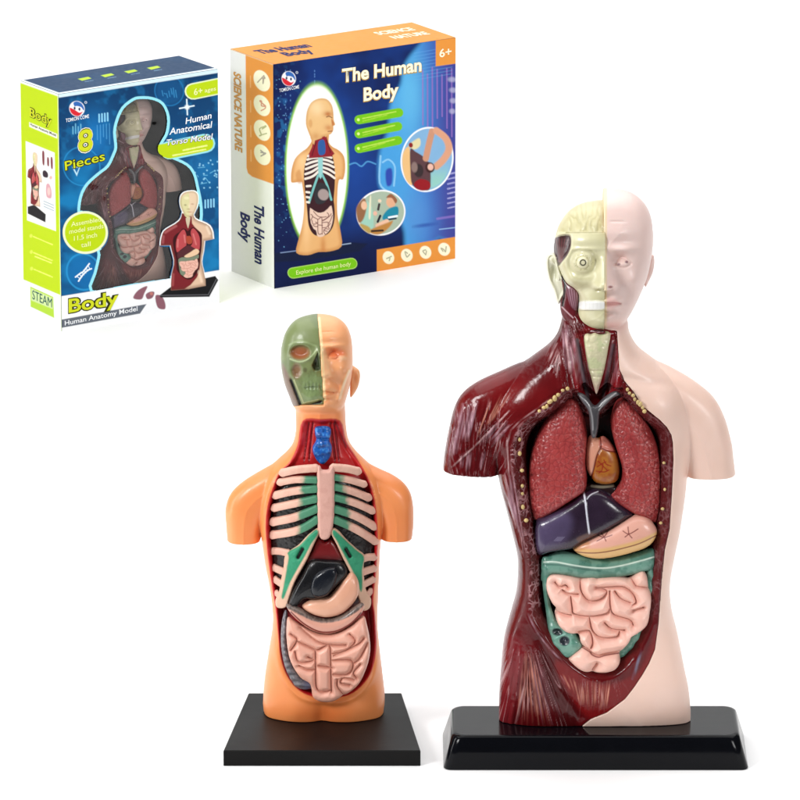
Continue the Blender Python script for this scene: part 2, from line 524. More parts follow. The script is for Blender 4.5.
def pole(u, v, cx, cy, f):
    th = np.arctan2(u-cx, v-cy); r = np.hypot(u-cx, v-cy)
    return th*f, r*.02
FIB = [  # (mask, fibre coordinates)
    (lambda u, v: ss(398, 412, v+.12*(u-470))*ss(511, 500, u)*ss(480, 470, v), lambda u, v: pole(u, v, 470, 545, 34)),
    (lambda u, v: G(u, v, 503, 428, 22, 13), lambda u, v: pole(u, v, 446, 478, 22)),
    (lambda u, v: ss(564, 556, u)*ss(543, 552, u)*ss(375, 360, v)*ss(330, 340, v), lambda u, v: (u*.33+v*.16, (u-v)*.02)),
    (lambda u, v: ss(556, 562, u)*ss(592, 586, u)*ss(318, 328, v)*ss(402, 392, v), lambda u, v: pole(u, v, 548, 240, 66)),
    (lambda u, v: ss(606, 610, u)*ss(335, 342, v)*ss(396, 388, v), lambda u, v: ((u+.18*(v-340))*.42, v*.02)),
    (lambda u, v: ss(530, 519, u-.11*(v-480))*ss(470, 480, v)*ss(562, 545, v), lambda u, v: ((u-.22*(v-480))*.36, v*.025)),
    (lambda u, v: ss(644, 656, v)*ss(572, 560, u-.3*(v-690)), lambda u, v: pole(u, v, 526, 618, 26)),
    (lambda u, v: G(u, v, 593, 693, 22, 16), lambda u, v: pole(u, v, 594, 560, 50)),
]
def fibres(u, v):
    tot = np.zeros(np.shape(u)); line = np.zeros(np.shape(u))
    for k, (mk, co) in enumerate(FIB):
        m = mk(u, v)
        x, y = co(u, v)
        n = fbm(x+13*k, y+7*k, 2)
        rdg = 1-np.abs(n-.5)*4
        tot += m*rdg; line += m*ss(.80, .97, rdg)*ss(.35, .6, vnoise(x*.5+3*k, y*3+40))
    return tot, line
def muscle_relief(u, v):
    dc = -sdpoly(u, v, CAV)
    r = -9*ss(0, 9, dc)-30*ss(6, 22, dc)
    r = r+1.1*fibres(u, v)[0]*(dc < 0)
    # pelvis bowl below the opening, belly of the thigh, chest and shoulder masses
    r = r+3*G(u, v, 520, 405, 34, 20)-2.5*G(u, v, 500, 470, 9, 16)-1.5*G(u, v, 519, 620, 10, 30)
    r = r+2.5*G(u, v, 508, 680, 7, 34)+2.5*G(u, v, 540, 715, 15, 26)-3.2*np.exp(-(sdline(u, v, [(540, 640), (558, 690), (580, 718)])/4.5)**2)
    r = r-(5+np.clip((v-345)*.3, 0, 17))*ss(3, -3, sdpoly(u, v, [(578, 333), (617, 331), (617, 372), (610, 396), (602, 408), (590, 408), (582, 396), (577, 360)]))
    r = r-11*ss(3, -2, sdpoly(u, v, [(574, 392), (585, 390), (596, 402), (608, 390), (622, 390), (622, 402), (602, 420), (590, 420), (574, 402)]))
    for a, b, w, dep, al, col in STK:
        m = (u > min(a[0], b[0])-6) & (u < max(a[0], b[0])+6) & (v > min(a[1], b[1])-6) & (v < max(a[1], b[1])+6)
        if m.any():
            d, t = sdcap(u[m], v[m], a, b)
            taper = np.sin(np.clip(t, .04, .96)*math.pi)**.6
            r[m] += dep*.55*taper*(np.exp(-(d/w)**2)-.7*np.exp(-((d-2*w)/w)**2))
    return r

def muscle_paint(u, v):
    p = Paint(u, v, lin(92, 12, 17))
    p.mask(ss(.45, .7, fbm(u*.05, v*.03)), lin(78, 11, 16), .6)
    p.mask(G(u, v, 505, 395, 45, 22), lin(116, 17, 20), .8)
    p.poly([(497, 640), (520, 640), (525, 660), (514, 705), (512, 735), (494, 735)], lin(112, 26, 32), 5)
    p.poly([(556, 660), (600, 684), (640, 670), (655, 630), (662, 640), (640, 700), (600, 722), (570, 700)], lin(116, 18, 20), 3)
    p.poly([(540, 640), (556, 672), (578, 712), (572, 735), (556, 720), (546, 690)], lin(74, 13, 16), 4)
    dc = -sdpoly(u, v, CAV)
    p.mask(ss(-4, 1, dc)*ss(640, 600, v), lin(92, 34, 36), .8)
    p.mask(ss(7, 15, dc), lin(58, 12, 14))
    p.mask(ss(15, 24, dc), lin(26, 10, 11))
    p.poly([(575, 334), (619, 331), (620, 380), (612, 396), (578, 394)], lin(128, 18, 26), 3)
    p.line([(577, 340), (582, 370), (588, 398)], lin(96, 84, 92), 3.0, 1)
    p.line([(613, 345), (608, 372), (603, 396)], lin(96, 78, 84), 2.6, 1)
    fb = fibres(u, v)[1]*(dc < -1)
    p.mask(fb, lin(196, 150, 152), .5)
    for a, b, w, dep, al, col in STK:
        if al: 
            i = p._near([a, b], 4)
            if len(i):
                d, t = sdcap(p.u[i], p.v[i], a, b)
                m = al*ss(w*.75+.5, w*.2, d)*np.sin(np.clip(t, .05, .95)*math.pi)**.7
                m = m*(.1+1.0*vnoise(p.u[i]*.35+7, p.v[i]*.12))
                p._mix(i, np.clip(m, 0, 1), col)
    return p.c

def muscle_det(u, v):
    dc = -sdpoly(u, v, CAV)
    return ss(-2.5, .5, dc)*ss(13, 9, dc)*ss(625, 600, v)*(.25+.65*ss(570, 560, u))

def big_bodies():
    h = .72
    g = Grid(438, 740, 182, 734, 0, -66, 52, h)
    X, Z = g.X, g.Z
    def field(outline, yo, D, infl=1.0):
        P = curve(outline)
        def sdf(A, B):
            a, b = proj(A, np.full(A.shape, float(yo)), B); return sdpoly(a, b, P)
        return limit(inflate(sdf, X, Z)*infl**2, D)
    uT = field(TORSO, 0, 47); uR = field(ARM_R, 0, 30, 1.05); uL = field(ARM_L, 0, 30, 1.05); uH = field(HEADSKIN, -8, 62, 1.12)
    u0, v0 = proj(X, 0*X-20, Z)
    prof = np.interp(v0, [330, 400, 470, 560, 620, 680, 735], [.92, .98, 1.0, .92, .92, .8, .6])
    uT = np.where(uT > 0, uT*prof**2, uT)
    TT = np.sqrt(np.maximum(uT, 0)); TH = np.sqrt(np.maximum(uH, 0)); TL = np.sqrt(np.maximum(uL, 0)); TR = np.sqrt(np.maximum(uR, 0))
    front = -np.maximum.reduce([TT, TH+8*(TH > 0), TL, TR])
    fu, fv = proj(X, front, Z)
    tu, tv = proj(X, -TT, Z); hu, hv = proj(X, -8-TH, Z)
    sdR = sdpoly(fu, fv, SKINR)
    # --- skin side
    rS = 4*G(tu, tv, 664, 405, 24, 20)-3*G(tu, tv, 690, 470, 8, 16)-1.5*G(tu, tv, 671, 600, 14, 30)+1.5*G(tu, tv, 655, 690, 20, 30)-1.5*np.exp(-(sdline(tu, tv, [(622, 378), (650, 384), (680, 382)])/5)**2)
    Tf = np.maximum(TT+rS*ss(0, 6, TT), .3); uTf = np.where(uT > 0, Tf*Tf, uT)
    hr = 1.5*face_relief(hu, hv, 604)
    Hf = np.maximum(TH+hr*ss(0, 9, TH), .3); uHf = np.where(uH > 0, Hf*Hf, uH)
    zc = unproj(590, 475, Y=0)[2]; tilt = .0
    def smin(a, b, k):
        hh = np.clip(.5+.5*(b-a)/k, 0, 1); return b*(1-hh)+a*hh-k*hh*(1-hh)
    def tor(y, uf): return qf(y, uf) if y < 0 else qf(y, uT*.7)
    def fskin(y):
        arm = np.maximum(qf(y, uR), (unproj(710, 473.5, Y=0)[2]-Z))
        f = smin(tor(y, uTf), arm, 13.0)
        f = smin(f, qf(y+8, uHf if y < -8 else uH*.9), 3.0)
        f = np.maximum(f, sdR)
        return np.maximum(f, HS+.4-Z)
    V, Q = g.build(fskin)
    a, b = proj(V[:, 0], V[:, 1], V[:, 2])
    p = Paint(a, b, lin(237, 203, 187))
    p.mask(ss(.4, .7, fbm(a*.03, b*.03)), lin(241, 209, 195), .6)
    p.mask(ss(340, 310, b), lin(239, 211, 204), .9)
    p.ell(618.8, 264.3, 1.5, 1.1, lin(140, 105, 110), soft=.7); p.ell(626.6, 262, 1.5, 1.3, lin(140, 105, 110), soft=.7)
    p.line([(605, 302.8), (612, 302.2), (621, 303.8)], lin(205, 150, 150), 1.0, .8, .8)
    p.poly([(604, 299), (612, 298.5), (620, 303), (612, 308.5), (604, 309)], lin(240, 185, 180), 2, a=.6)
    p.ell(610.5, 287, 2.2, 1.2, lin(150, 100, 98), soft=.8)
    p.mask(ss(607.6, 606.4, a)*ss(331, 327, b), lin(238, 214, 176), .95)
    p.mask(G(a, b, 612, 326, 12, 5), lin(240, 176, 170), .5)
    sk = mesh_obj('skin_half', V-BB, Q, M_SKIN, big, p.c)
    # --- muscle side
    rM = muscle_relief(tu.astype(np.float64), tv.astype(np.float64))
    Tm = np.maximum(TT+rM*ss(0, 8, TT), .3); uTm = np.where(uT > 0, Tm*Tm, uT)
    # behind the opening the back wall keeps its thickness
    neg = TT+rM < .3
    sdM = sdpoly(fu, fv, SKINR)
    nosk = sdpoly(fu, fv, [(540, 150), (660, 150), (660, 322), (604, 328), (590, 327), (577, 320), (577, 296), (566, 288), (556, 300), (540, 300)])
    lu, lv = proj(X, -TL, Z)
    rL = muscle_relief(lu.astype(np.float64), lv.astype(np.float64))
    dcl = sdpoly(lu, lv, CAV)
    Tl = np.maximum(TL+np.where(dcl < 3, -60.0, rL)*ss(0, 6, TL), .3); uLf = np.where(uL > 0, Tl*Tl, uL)
    wall = np.where(rM < -3, TT+rM, 0)
    def fm(y):
        arm = np.maximum(qf(y, uLf) if y < 0 else qf(y, uL), (unproj(470, 471.5, Y=0)[2]-.055*(X-BB[0]+120)-Z))
        f = smin(tor(y, uTm), arm, 13.0)
        f = np.maximum(f, np.where(dcl < 0, -(y+TT+rM), -99)) if y < 30 else f
        f = np.maximum(f+.9, -sdM+.3)
        return np.maximum(f, HS+.4-Z)
    V, Q = g.build(fm)
    a, b = proj(V[:, 0], V[:, 1], V[:, 2])
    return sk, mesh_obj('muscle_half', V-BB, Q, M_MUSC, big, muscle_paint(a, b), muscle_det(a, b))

def face_relief(u, v, xm):
    """brow, eyes, nose, mouth and chin of the face whose mid line is xm (large model's pixels)"""
    x = np.abs(u-xm)
    t = np.clip((v-254)/(284-254), 0, 1)
    nose = (2+12*t**1.3)*np.exp(-(x/(3.6+3.2*t))**2)*ss(248, 258, v)*ss(291.5, 284.5, v)
    r = nose+3.6*G(x, v, 7.5, 285.5, 3.6, 3.6)-2.2*G(x, v, 6.5, 289, 2.2, 1.3)
    r = r-5.0*G(x, v, 15.5, 260, 8.5, 6)+3.0*G(x, v, 18.5, 263, 6.6, 4.0)+3.2*G(x, v, 17, 248.5, 13, 4.0)
    r = r-1.3*np.exp(-(sdline(x, v, curve([(11, 265.5), (15, 260), (20, 258.8), (26, 263)], False))/1.1)**2)
    r = r-1.0*np.exp(-(sdline(x, v, curve([(11, 265.5), (16, 267.2), (22, 267), (27, 264)], False))/1.1)**2)
    r = r+2.8*G(x, v, 30, 280, 9, 9)-2.0*G(x, v, 22, 298, 7, 9)
    r = r+3.4*G(x, v, 3, 299.8, 11, 2.6)+3.8*G(x, v, 0, 307, 11, 3.2)-2.2*np.exp(-((v-303-.02*x*x*.3)/1.1)**2)*ss(19, 14, x)
    r = r-1.6*G(x, v, 0, 294.5, 1.6, 4)-2.4*G(x, v, 0, 313, 11, 2.4)+4.2*G(x, v, 0, 320.5, 11, 6)
    r = r+1.5*G(x, v, 14, 232, 16, 9)-.5*np.exp(-((v-221.5)/1.0)**2)*ss(26, 18, x)*ss(4, 8, x)
    return r

def skull_relief(u, v):
    x = 604-u
    fold = np.abs(fbm(u*.19+3, v*.075+9, 2)-.5)*2
    brain = ss(233.2, 231.8, v)
    r = brain*(-2.0+3.2*fold*ss(200, 212, v))
    r = r+1.2*G(u, v, 585, 240, 18, 6)
    d = np.hypot(u-583, v-262.5)
    r = r-1.3*np.exp(-((d-13)/2.6)**2)+1.4*ss(13, 7, d)-2.2*G(u, v, 596, 262, 4, 6)+1.8*np.exp(-((v-249)/2.2)**2)*np.exp(-((u-583)/13)**2)
    t = np.clip((v-256)/26, 0, 1)
    r = r+(1+9*t)*np.exp(-(x/(4+4*t))**2)*ss(250, 258, v)*ss(291, 284, v)+2.8*G(u, v, 597.5, 286, 4, 4)-1.8*G(u, v, 598, 290.5, 3, 1.6)
    r = r+2.8*G(u, v, 570, 279, 9, 6)-3.0*G(u, v, 586, 290, 9, 6)
    r = r+2.0*ss(577, 580, u)*ss(300, 302, v)*ss(311, 309, v)+3.4*G(u, v, 604, 320, 12, 6)
    r = r-5*ss(1.5, -1.5, sdpoly(u, v, curve([(553, 240), (557, 237), (563, 235.5), (570, 236), (571, 245), (568, 254), (562, 262), (558, 266), (556, 258), (553, 250)])))
    return r

def skull_paint(u, v):
    p = Paint(u, v, lin(208, 203, 162))
    p.mask(ss(.4, .7, fbm(u*.05, v*.05)), lin(216, 211, 174), .7)
    fold = np.abs(fbm(u*.19+3, v*.075+9, 2)-.5)*2
    p.mask(ss(233, 231, v)*np.ones(np.shape(u)), lin(198, 191, 148), .7); p.line([(566, 232.6), (604, 232.4)], lin(150, 142, 100), 1.0, .5, .8); p.mask(G(u, v, 604, 222, 4, 12), lin(170, 140, 90), .7)  # last mask paints in the brown shading beside the midline
    p.mask(ss(233, 231, v)*ss(.30, .06, fold), lin(186, 176, 122), .4)
    p.poly([(553, 240), (557, 237), (563, 235.5), (570, 236), (571, 245), (568, 254), (562, 262), (558, 266), (556, 258), (553, 250)], lin(54, 10, 14), .7)
    for k in range(5):
        p.line([(556+k*3, 239), (558+k*1.6, 250), (559+k*.6, 262)], lin(128, 56, 58), .6, .4, .5)
    p.poly([(579, 302), (592, 300.8), (604.5, 301.8), (604.5, 308.6), (590, 310), (578.5, 308.4)], lin(240, 240, 236), 1.4)
    for k in range(6): p.line([(582+k*3.8, 302), (581.8+k*3.8, 308.6)], lin(206, 206, 196), .5, .5, .25)
    p.ell(598.5, 290, 2.6, 1.2, lin(170, 160, 110), soft=.8, a=.8)
    r2 = np.random.default_rng(3)
    for k in range(34):
        an = r2.uniform(0, 6.28); rr = r2.uniform(5, 10)
        p.ell(583+rr*math.cos(an), 262.5+rr*.9*math.sin(an), .45, .45, lin(150, 142, 96), soft=.35, a=.8)
    return p.c

bigskin, bigmusc = big_bodies()
EYE_Y = -50.0
skull = solid('skull_half', big, BB, SKULL, M_BONE, -7, 60, kf=1.1, kb=.9, relief=lambda u, v: 1.35*skull_relief(u, v), paint=skull_paint, h=.6,
      cut=lambda X, y, Z: (X-unproj(604.5, 260, Y=-30)[0]))
def eye_paint(u, v): return Paint(u, v, lin(228, 222, 186)).ell(583, 262.6, 2.7, 2.7, lin(28, 26, 10), ring=1.2, soft=.45).c
solid('eyeball', skull, BB, [(583+6.2*math.cos(t), 262.5+6.0*math.sin(t)) for t in np.linspace(0, 6.283, 16, endpoint=False)], M_BONE, EYE_Y, 4.5, paint=eye_paint, h=.4)
EAR = [(545.5, 262), (546.5, 256), (550, 252.6), (555, 253.5), (558, 260), (561, 271), (565, 281), (567, 289), (563, 297), (559, 304), (556, 300), (553.5, 291), (549, 281), (546.3, 271)]
def ear_relief(u, v):
    d = -sdpoly(u, v, curve(EAR))
    return 2.6*np.exp(-((d-1.8)/1.2)**2)-4.5*G(u, v, 554.5, 272, 3.2, 8)+2.2*np.exp(-(sdline(u, v, [(551, 259), (556, 266), (559, 279)])/1.3)**2)
solid('ear', skull, BB, EAR, M_BONE, lambda u: 6-(u-545)*.5, 7, relief=ear_relief, paint=lambda u, v: Paint(u, v, lin(226, 224, 200)).mask(G(u, v, 554.5, 273, 3, 8), lin(196, 196, 160), .6).c, h=.5)
EAR2 = [(650, 257), (653.5, 255), (654.5, 262), (653, 272), (649, 281), (645.5, 287), (644, 280), (647, 268)]
solid('ear', bigskin, BB, EAR2, M_SKIN, 0, 6, paint=lambda u, v: Paint(u, v, lin(240, 210, 202)).c, h=.5)
JAWM = [(561, 276), (566, 280), (573, 286), (578.5, 293), (578.5, 303), (577.5, 313), (582, 324), (598, 329.5), (604, 330), (604, 334), (588, 334), (574, 330), (563, 318), (560, 305), (563, 292)]
def jaw_paint(u, v):
    p = Paint(u, v, lin(96, 28, 36))
    p.poly([(567, 287), (572, 288), (577.5, 294), (577, 304), (576, 310), (571, 306), (568, 297)], lin(172, 132, 146), 1.0)
    for k in range(4): p.line([(567.5+k*2.6, 288+k), (569.5+k*2.1, 299), (572+k*1.6, 309)], lin(88, 30, 40), .9, .5, .8)
    p.line([(561, 276), (565, 284), (564, 294), (562.5, 306)], lin(30, 18, 18), 2.0, .6)
    p.line([(562, 307), (569, 314), (577, 321), (586, 326)], lin(206, 170, 176), 1.0, .5, .8)
    p.line([(577, 322), (586, 328), (603, 331)], lin(40, 12, 14), 1.8, .6, .9)
    return p.c
solid('jaw_muscle', big, BB, JAWM, M_MUSC, lambda u: -8-.55*(u-560), 12, paint=jaw_paint, h=.5, smooth_outline=True, infl=.8)

# --- throat
LARYNX = [(584, 337), (587, 333.5), (591, 334), (595, 332), (601, 333.5), (606, 331), (610, 333), (610.3, 338), (608.5, 347), (607, 356), (604.5, 369), (601, 381), (598, 391), (596.2, 394), (594, 388), (591, 377), (588, 366), (585.5, 352)]
def lar_relief(u, v): return 1.6*G(u, v, 597, 350, 7, 9)-1.0*np.exp(-((v-371)/1.0)**2)-.8*np.exp(-((v-377)/1.0)**2)+1.2*(fbm(u*.3, v*.3)-.5)
solid('larynx', big, BB, LARYNX, M_BONE, -27, 8, relief=lar_relief, paint=lambda u, v: Paint(u, v, lin(214, 208, 172)).mask(ss(.5, .7, fbm(u*.2, v*.2)), lin(190, 200, 150), .6).mask(ss(372, 392, v), lin(226, 196, 180), .8).c, h=.45)
AORTA = [(577, 393), (583, 393.5), (589, 399), (595, 405.5), (602, 399), (610, 393), (616, 391), (620, 394.5), (613, 398), (606, 405), (600, 411), (598.5, 426), (596, 437), (591.5, 437), (590, 426), (588, 411), (582, 402)]
def aor_paint(u, v):
    p = Paint(u, v, lin(70, 68, 72))
    p.line([(580, 396), (588, 404), (592, 416), (593, 430)], lin(150, 148, 150), 1.0, .6, .8); p.line([(616, 393), (606, 401), (599, 410)], lin(172, 170, 170), 1.0, .6, .8)
    return p.c
solid('great_vessel', big, BB, AORTA, M_ORG, -35, 8, paint=aor_paint, h=.45)

# --- organs
LUNG_L = [(570, 396.5), (561, 402), (550, 414), (540, 429), (532.5, 447), (529, 465), (528, 488), (529.5, 504), (533, 517.5), (538.5, 519.5), (550, 513), (568, 501), (580, 493.5), (585.5, 489), (587, 477.5), (585.5, 463), (586.3, 448), (587, 434), (585.3, 423), (582, 411), (577, 400)]
LUNG_R = [(625, 397), (616.5, 400.5), (611.5, 413), (610.5, 425), (613.6, 439), (618.5, 455), (621.8, 467), (621, 479), (616, 488), (608.7, 495), (616, 501.5), (630, 510.5), (646, 518.5), (655.5, 522.5), (659, 515), (661.4, 495), (661.3, 469), (659, 451), (653, 434), (644, 418), (634, 404)]
def lung_paint(u, v):
    p = Paint(u, v, lin(164, 58, 57))
    p.mask(ss(.42, .68, fbm(u*.09, v*.09)), lin(152, 46, 48), .7)
    p.mask(ss(.5, .62, fbm(u*.25+40, v*.16)), lin(172, 64, 66), .4)
    w = worley(u*.2+20, v*.175)
    p.mask(ss(.16, .04, w), lin(112, 26, 32), .5)
    return p.c
def lung_det(P, xc):
    P = curve(P)
    def f(u, v):
        d = -sdpoly(u, v, P)
        return np.clip(ss(17, 5, d)*ss(405, 425, v)*.75+.22, 0, 1)*ss(-.5, 1.5, d)
    return f
def lung_rel(P):
    P = curve(P)
    def f(u, v):
        d = -sdpoly(u, v, P)
        return (.5*(fbm(u*.22, v*.22, 2)-.5)+(1.05*ss(0, .5, worley(u*.2+20, v*.175))-.65)*(.3+.65*ss(18, 6, d))+.0)*ss(1, 5, d)
    return f
solid('lung', big, BB, LUNG_L, M_LUNG, lambda u: -20+.004*(u-575)**2, 19, relief=lung_rel(LUNG_L), paint=lung_paint, det=lung_det(LUNG_L, 0), h=.55)
solid('lung', big, BB, LUNG_R, M_LUNG, lambda u: -20+.004*(u-618)**2, 19, relief=lung_rel(LUNG_R), paint=lung_paint, det=lung_det(LUNG_R, 0), h=.55)
HEART = [(588, 438), (592, 435), (597, 438), (603, 436), (609, 440), (614, 447), (618.5, 457), (620, 470), (617, 480), (607, 483.5), (596, 482), (590.5, 476), (586, 466), (585.5, 450)]
def heart_paint(u, v):
    p = Paint(u, v, lin(172, 104, 34))
    p.mask(ss(.4, .7, fbm(u*.2, v*.2)), lin(150, 70, 24), .7)
    p.poly([(583, 436), (593, 433), (599, 440), (600, 447), (596, 456), (593, 470), (590, 480), (583, 478)], lin(214, 150, 124), .8)
    p.poly([(599, 441), (604, 434), (612, 440), (618, 452), (610, 451), (601, 449)], lin(206, 122, 106), .8)
    p.line([(600, 437), (601, 447), (597, 456), (594, 468), (591, 478)], lin(110, 36, 26), 1.1, .5)
    p.line([(601, 448), (608, 451), (617, 452)], lin(120, 40, 30), 1.0, .5)
    for q in ([(597, 467), (603, 463), (606, 462)], [(598, 461), (602, 465), (607, 470)], [(596, 471), (604, 472), (609, 470)], [(603, 464), (602, 470), (599, 473)], [(604, 460), (606, 464), (611, 466)]):
        p.line(q, lin(140, 28, 16), .9, .4, .9)
    p.mask(ss(612, 620, u), lin(60, 24, 14), .6)
    return p.c
def heart_rel(u, v): return -1.4*np.exp(-(sdline(u, v, curve([(600, 437), (601, 447), (597, 456), (594, 468), (591, 478)], False))/1.3)**2)-1.0*np.exp(-(sdline(u, v, [(601, 448), (617, 452)])/1.2)**2)
solid('heart', big, BB, HEART, M_ORG, -18, 17, relief=heart_rel, paint=heart_paint, h=.5)
solid('diaphragm', big, BB, [(585, 484), (600, 482.5), (616, 484), (620, 492), (612, 500), (590, 500), (582, 492)], M_MUSC, -17, 9,
      paint=lambda u, v: Paint(u, v, lin(36, 20, 22)).line([(592, 486), (603, 487), (613, 485.5)], lin(120, 112, 96), 2.2, .8).c, det=lambda u, v: u*0, h=.5)
LIVER = [(536.5, 520), (544, 516), (558, 508.5), (572, 500), (583, 492), (596, 488), (608, 492), (620, 502), (633, 512.5), (625, 519), (611, 526.5), (596, 534), (581, 541), (573, 547), (562, 549), (550, 551), (541, 554.5), (537, 551.5), (535, 537)]
def liver_paint(u, v):
    p = Paint(u, v, lin(42, 27, 46))
    p.mask(ss(.4, .7, fbm(u*.06, v*.06)), lin(36, 22, 40), .8)
    p.poly([(538, 524), (562, 512), (572, 520), (566, 540), (546, 550), (537, 548)], lin(84, 72, 104), 6, a=.8)  # lavender sheen of the light, painted onto the left lobe
    p.line([(583.5, 491), (585.5, 503), (587.5, 520), (589.5, 534)], lin(208, 208, 220), 1.5, .5); p.line([(587, 499), (591, 494.5), (598, 491.5)], lin(190, 190, 200), .9, .5, .85)
    p.poly([(577, 538), (590, 533), (596, 535), (581, 542)], lin(90, 50, 36), 1.5, a=.8)
    for k in range(5): p.line([(554+k*1.6, 541), (558+k*1.6, 537)], lin(140, 132, 160), .5, .3, .6)
    return p.c
solid('liver', big, BB, LIVER, M_LIVER, -23, 17, relief=lambda u, v: .9*np.exp(-(sdline(u, v, curve([(583.5, 491), (585.5, 503), (587.5, 520), (589.5, 534)], False))/1.1)**2), paint=liver_paint, h=.5)
STOM = [(573, 548), (579, 542.5), (588, 538.5), (596, 534.5), (606, 530), (615, 525), (626, 518.5), (637, 514.5), (647, 517), (654, 524), (657, 532), (653, 541), (645, 547), (633, 551), (616, 555.5), (600, 557.7), (587, 556.5), (577, 552.5)]
def stom_paint(u, v):
    p = Paint(u, v, lin(226, 168, 150))
    L = curve([(574, 551), (588, 552.5), (602, 552), (620, 548.5), (640, 543), (657, 535)], False)
    i = np.interp(u, L[:, 0], L[:, 1])
    p.mask(ss(-2.5, 1.5, v-i+3), lin(222, 178, 116)); p.line([(574, 551.5), (588, 553), (602, 552.4), (620, 549), (640, 543.3), (657, 535)], lin(132, 76, 48), .9, .5)
    p.poly([(573, 549), (580, 543), (588, 541), (590, 546), (580, 551)], lin(206, 140, 88), 2, a=.7)
    for q in ([(598, 535), (604, 537.5), (612, 535)], [(600, 531), (604, 537), (606, 541)], [(608, 531), (604, 537), (597, 541)], [(623, 531), (629, 534), (638, 529)], [(628, 527), (629, 534), (632, 538)], [(629, 534), (625, 537)]):
        p.line(q, lin(118, 50, 48), .8, .4, .9)
    return p.c
solid('stomach', big, BB, STOM, M_ORG, -26, 17, paint=stom_paint, h=.5)
TEAL = lin(108, 152, 136)
TCOL = [(541.5, 568), (542, 560), (549, 554.5), (561, 551.5), (575, 553), (590, 557.5), (606, 558.5), (620, 556.5), (634, 553), (646, 549.5), (653.5, 548.5), (655, 557), (653, 568), (643, 571), (632, 574), (620, 576), (602, 577.5), (580, 577), (563, 574), (551, 574), (546, 580), (541, 580)]
def colon_paint(u, v):
    p = Paint(u, v, TEAL)
    p.mask(ss(.42, .66, fbm(u*.16, v*.16)), lin(70, 122, 106), .75)
    p.line([(544, 562), (556, 562), (572, 565), (590, 567.5), (606, 568), (622, 565.5), (640, 561), (654, 557)], lin(204, 222, 208), 1.3, .5, .95)
    p.line([(544, 564.5), (560, 565), (576, 568), (600, 571)], lin(36, 84, 74), 1.4, .8, .6)
    p.ell(557.5, 632, 5.4, 3.6, lin(22, 38, 40), ang=.2, soft=.9); p.ell(564.5, 641, 5.2, 4.8, lin(26, 36, 46), soft=.9)
    p.line([(556, 638), (561, 635.5), (565, 634)], lin(140, 190, 176), .9, .5)
    return p.c
def tcol_rel(u, v): return 1.1*np.exp(-(sdline(u, v, curve([(544, 562), (556, 562), (572, 565), (590, 567.5), (606, 568), (622, 565.5), (640, 561), (654, 557)], False))/1.6)**2)
ACOL = [(541.5, 560), (549, 558), (551, 575), (549, 594), (554, 615), (564, 626), (575, 632), (582, 645), (575, 653), (565.5, 656.5), (553.5, 645.5), (549, 635), (546, 612.5), (543, 590)]
DCOL = [(647, 566), (653.5, 563), (655, 580), (653.5, 600), (645, 628), (634, 646), (620, 658), (616, 651), (628, 638), (638, 618), (645, 596)]
colon = solid('large_intestine', big, BB, TCOL, M_COLON, -22, 13, relief=tcol_rel, paint=colon_paint, h=.5)
def acol_rel(u, v): return .9*np.cos(v*.42)-4.5*G(u, v, 557.5, 632, 4.6, 3.2)-5*G(u, v, 564.5, 641, 4.4, 4.2)
solid('ascending_colon', big, BB, ACOL, M_COLON, lambda u: -24-.1*(u-541), 11, relief=acol_rel, paint=colon_paint, h=.45)
solid('descending_colon', big, BB, DCOL, M_COLON, -22, 9, relief=lambda u, v: .9*np.cos((v-u)*.4), paint=colon_paint, h=.5)

def z5(*pts): return [(540+x/6.667, 560+y/6.667) for x, y in pts]
GUT = [(547, 577), (552, 573.5), (560, 573.5), (570, 575), (581, 577), (592, 576), (604, 576.2), (614, 575.8), (624, 577), (629, 577.5), (636, 572.5), (642.5, 570), (646.5, 575), (648.3, 585), (650.8, 593.5), (651, 602), (650, 610), (647, 623), (637.5, 631.5), (632, 634), (629, 640), (624, 646),
       (620, 652.5), (620, 660), (616, 667), (609, 670), (597, 671.3), (588, 671), (579, 667.5), (571, 661), (568, 657), (572, 652.5), (577, 648.5), (580, 644), (578.5, 634), (573, 632), (566, 630), (558.5, 623.5), (554.6, 613), (555.8, 606.5), (551.5, 600.5), (547.5, 592), (546, 584)]
GCRE = [z5((275, 115), (268, 180), (285, 240), (330, 285), (400, 275), (440, 240), (440, 212), (370, 195)), z5((100, 160), (130, 190), (170, 180), (190, 198)), z5((150, 212), (190, 237), (255, 240)),
        z5((205, 255), (215, 330), (228, 372), (330, 388), (440, 370), (465, 340)), z5((465, 220), (470, 330), (500, 380), (600, 412), (622, 445)), z5((380, 198), (520, 190), (575, 200), (622, 240), (642, 290), (620, 312)),
        z5((500, 220), (540, 270), (605, 300)), z5((620, 350), (690, 328)), z5((330, 395), (345, 470), (380, 515), (430, 532), (512, 522), (532, 488)), z5((430, 430), (480, 472), (565, 480)),
        z5((105, 350), (160, 372), (210, 380)), z5((255, 490), (318, 482), (340, 500), (352, 560), (340, 600)), z5((270, 575), (330, 612), (347, 632), (390, 648), (440, 635), (530, 620)), z5((350, 742), (380, 700)), z5((600, 115), (630, 170), (650, 190), (715, 195)), z5((400, 100), (380, 130))]
GCRE = [curve(q, False) for q in GCRE]
def crease_field(C, R, A):
    def f(u, v):
        d = np.full(u.shape, 1e3, np.float32)
        for q in C: d = np.minimum(d, sdline(u, v, q))
        q = np.clip((d-.2)/R, 0, 1)
        return A*(.55*np.sqrt(1-(1-q)**2)+.45*np.sin(q*math.pi/2)-.7)
    return f
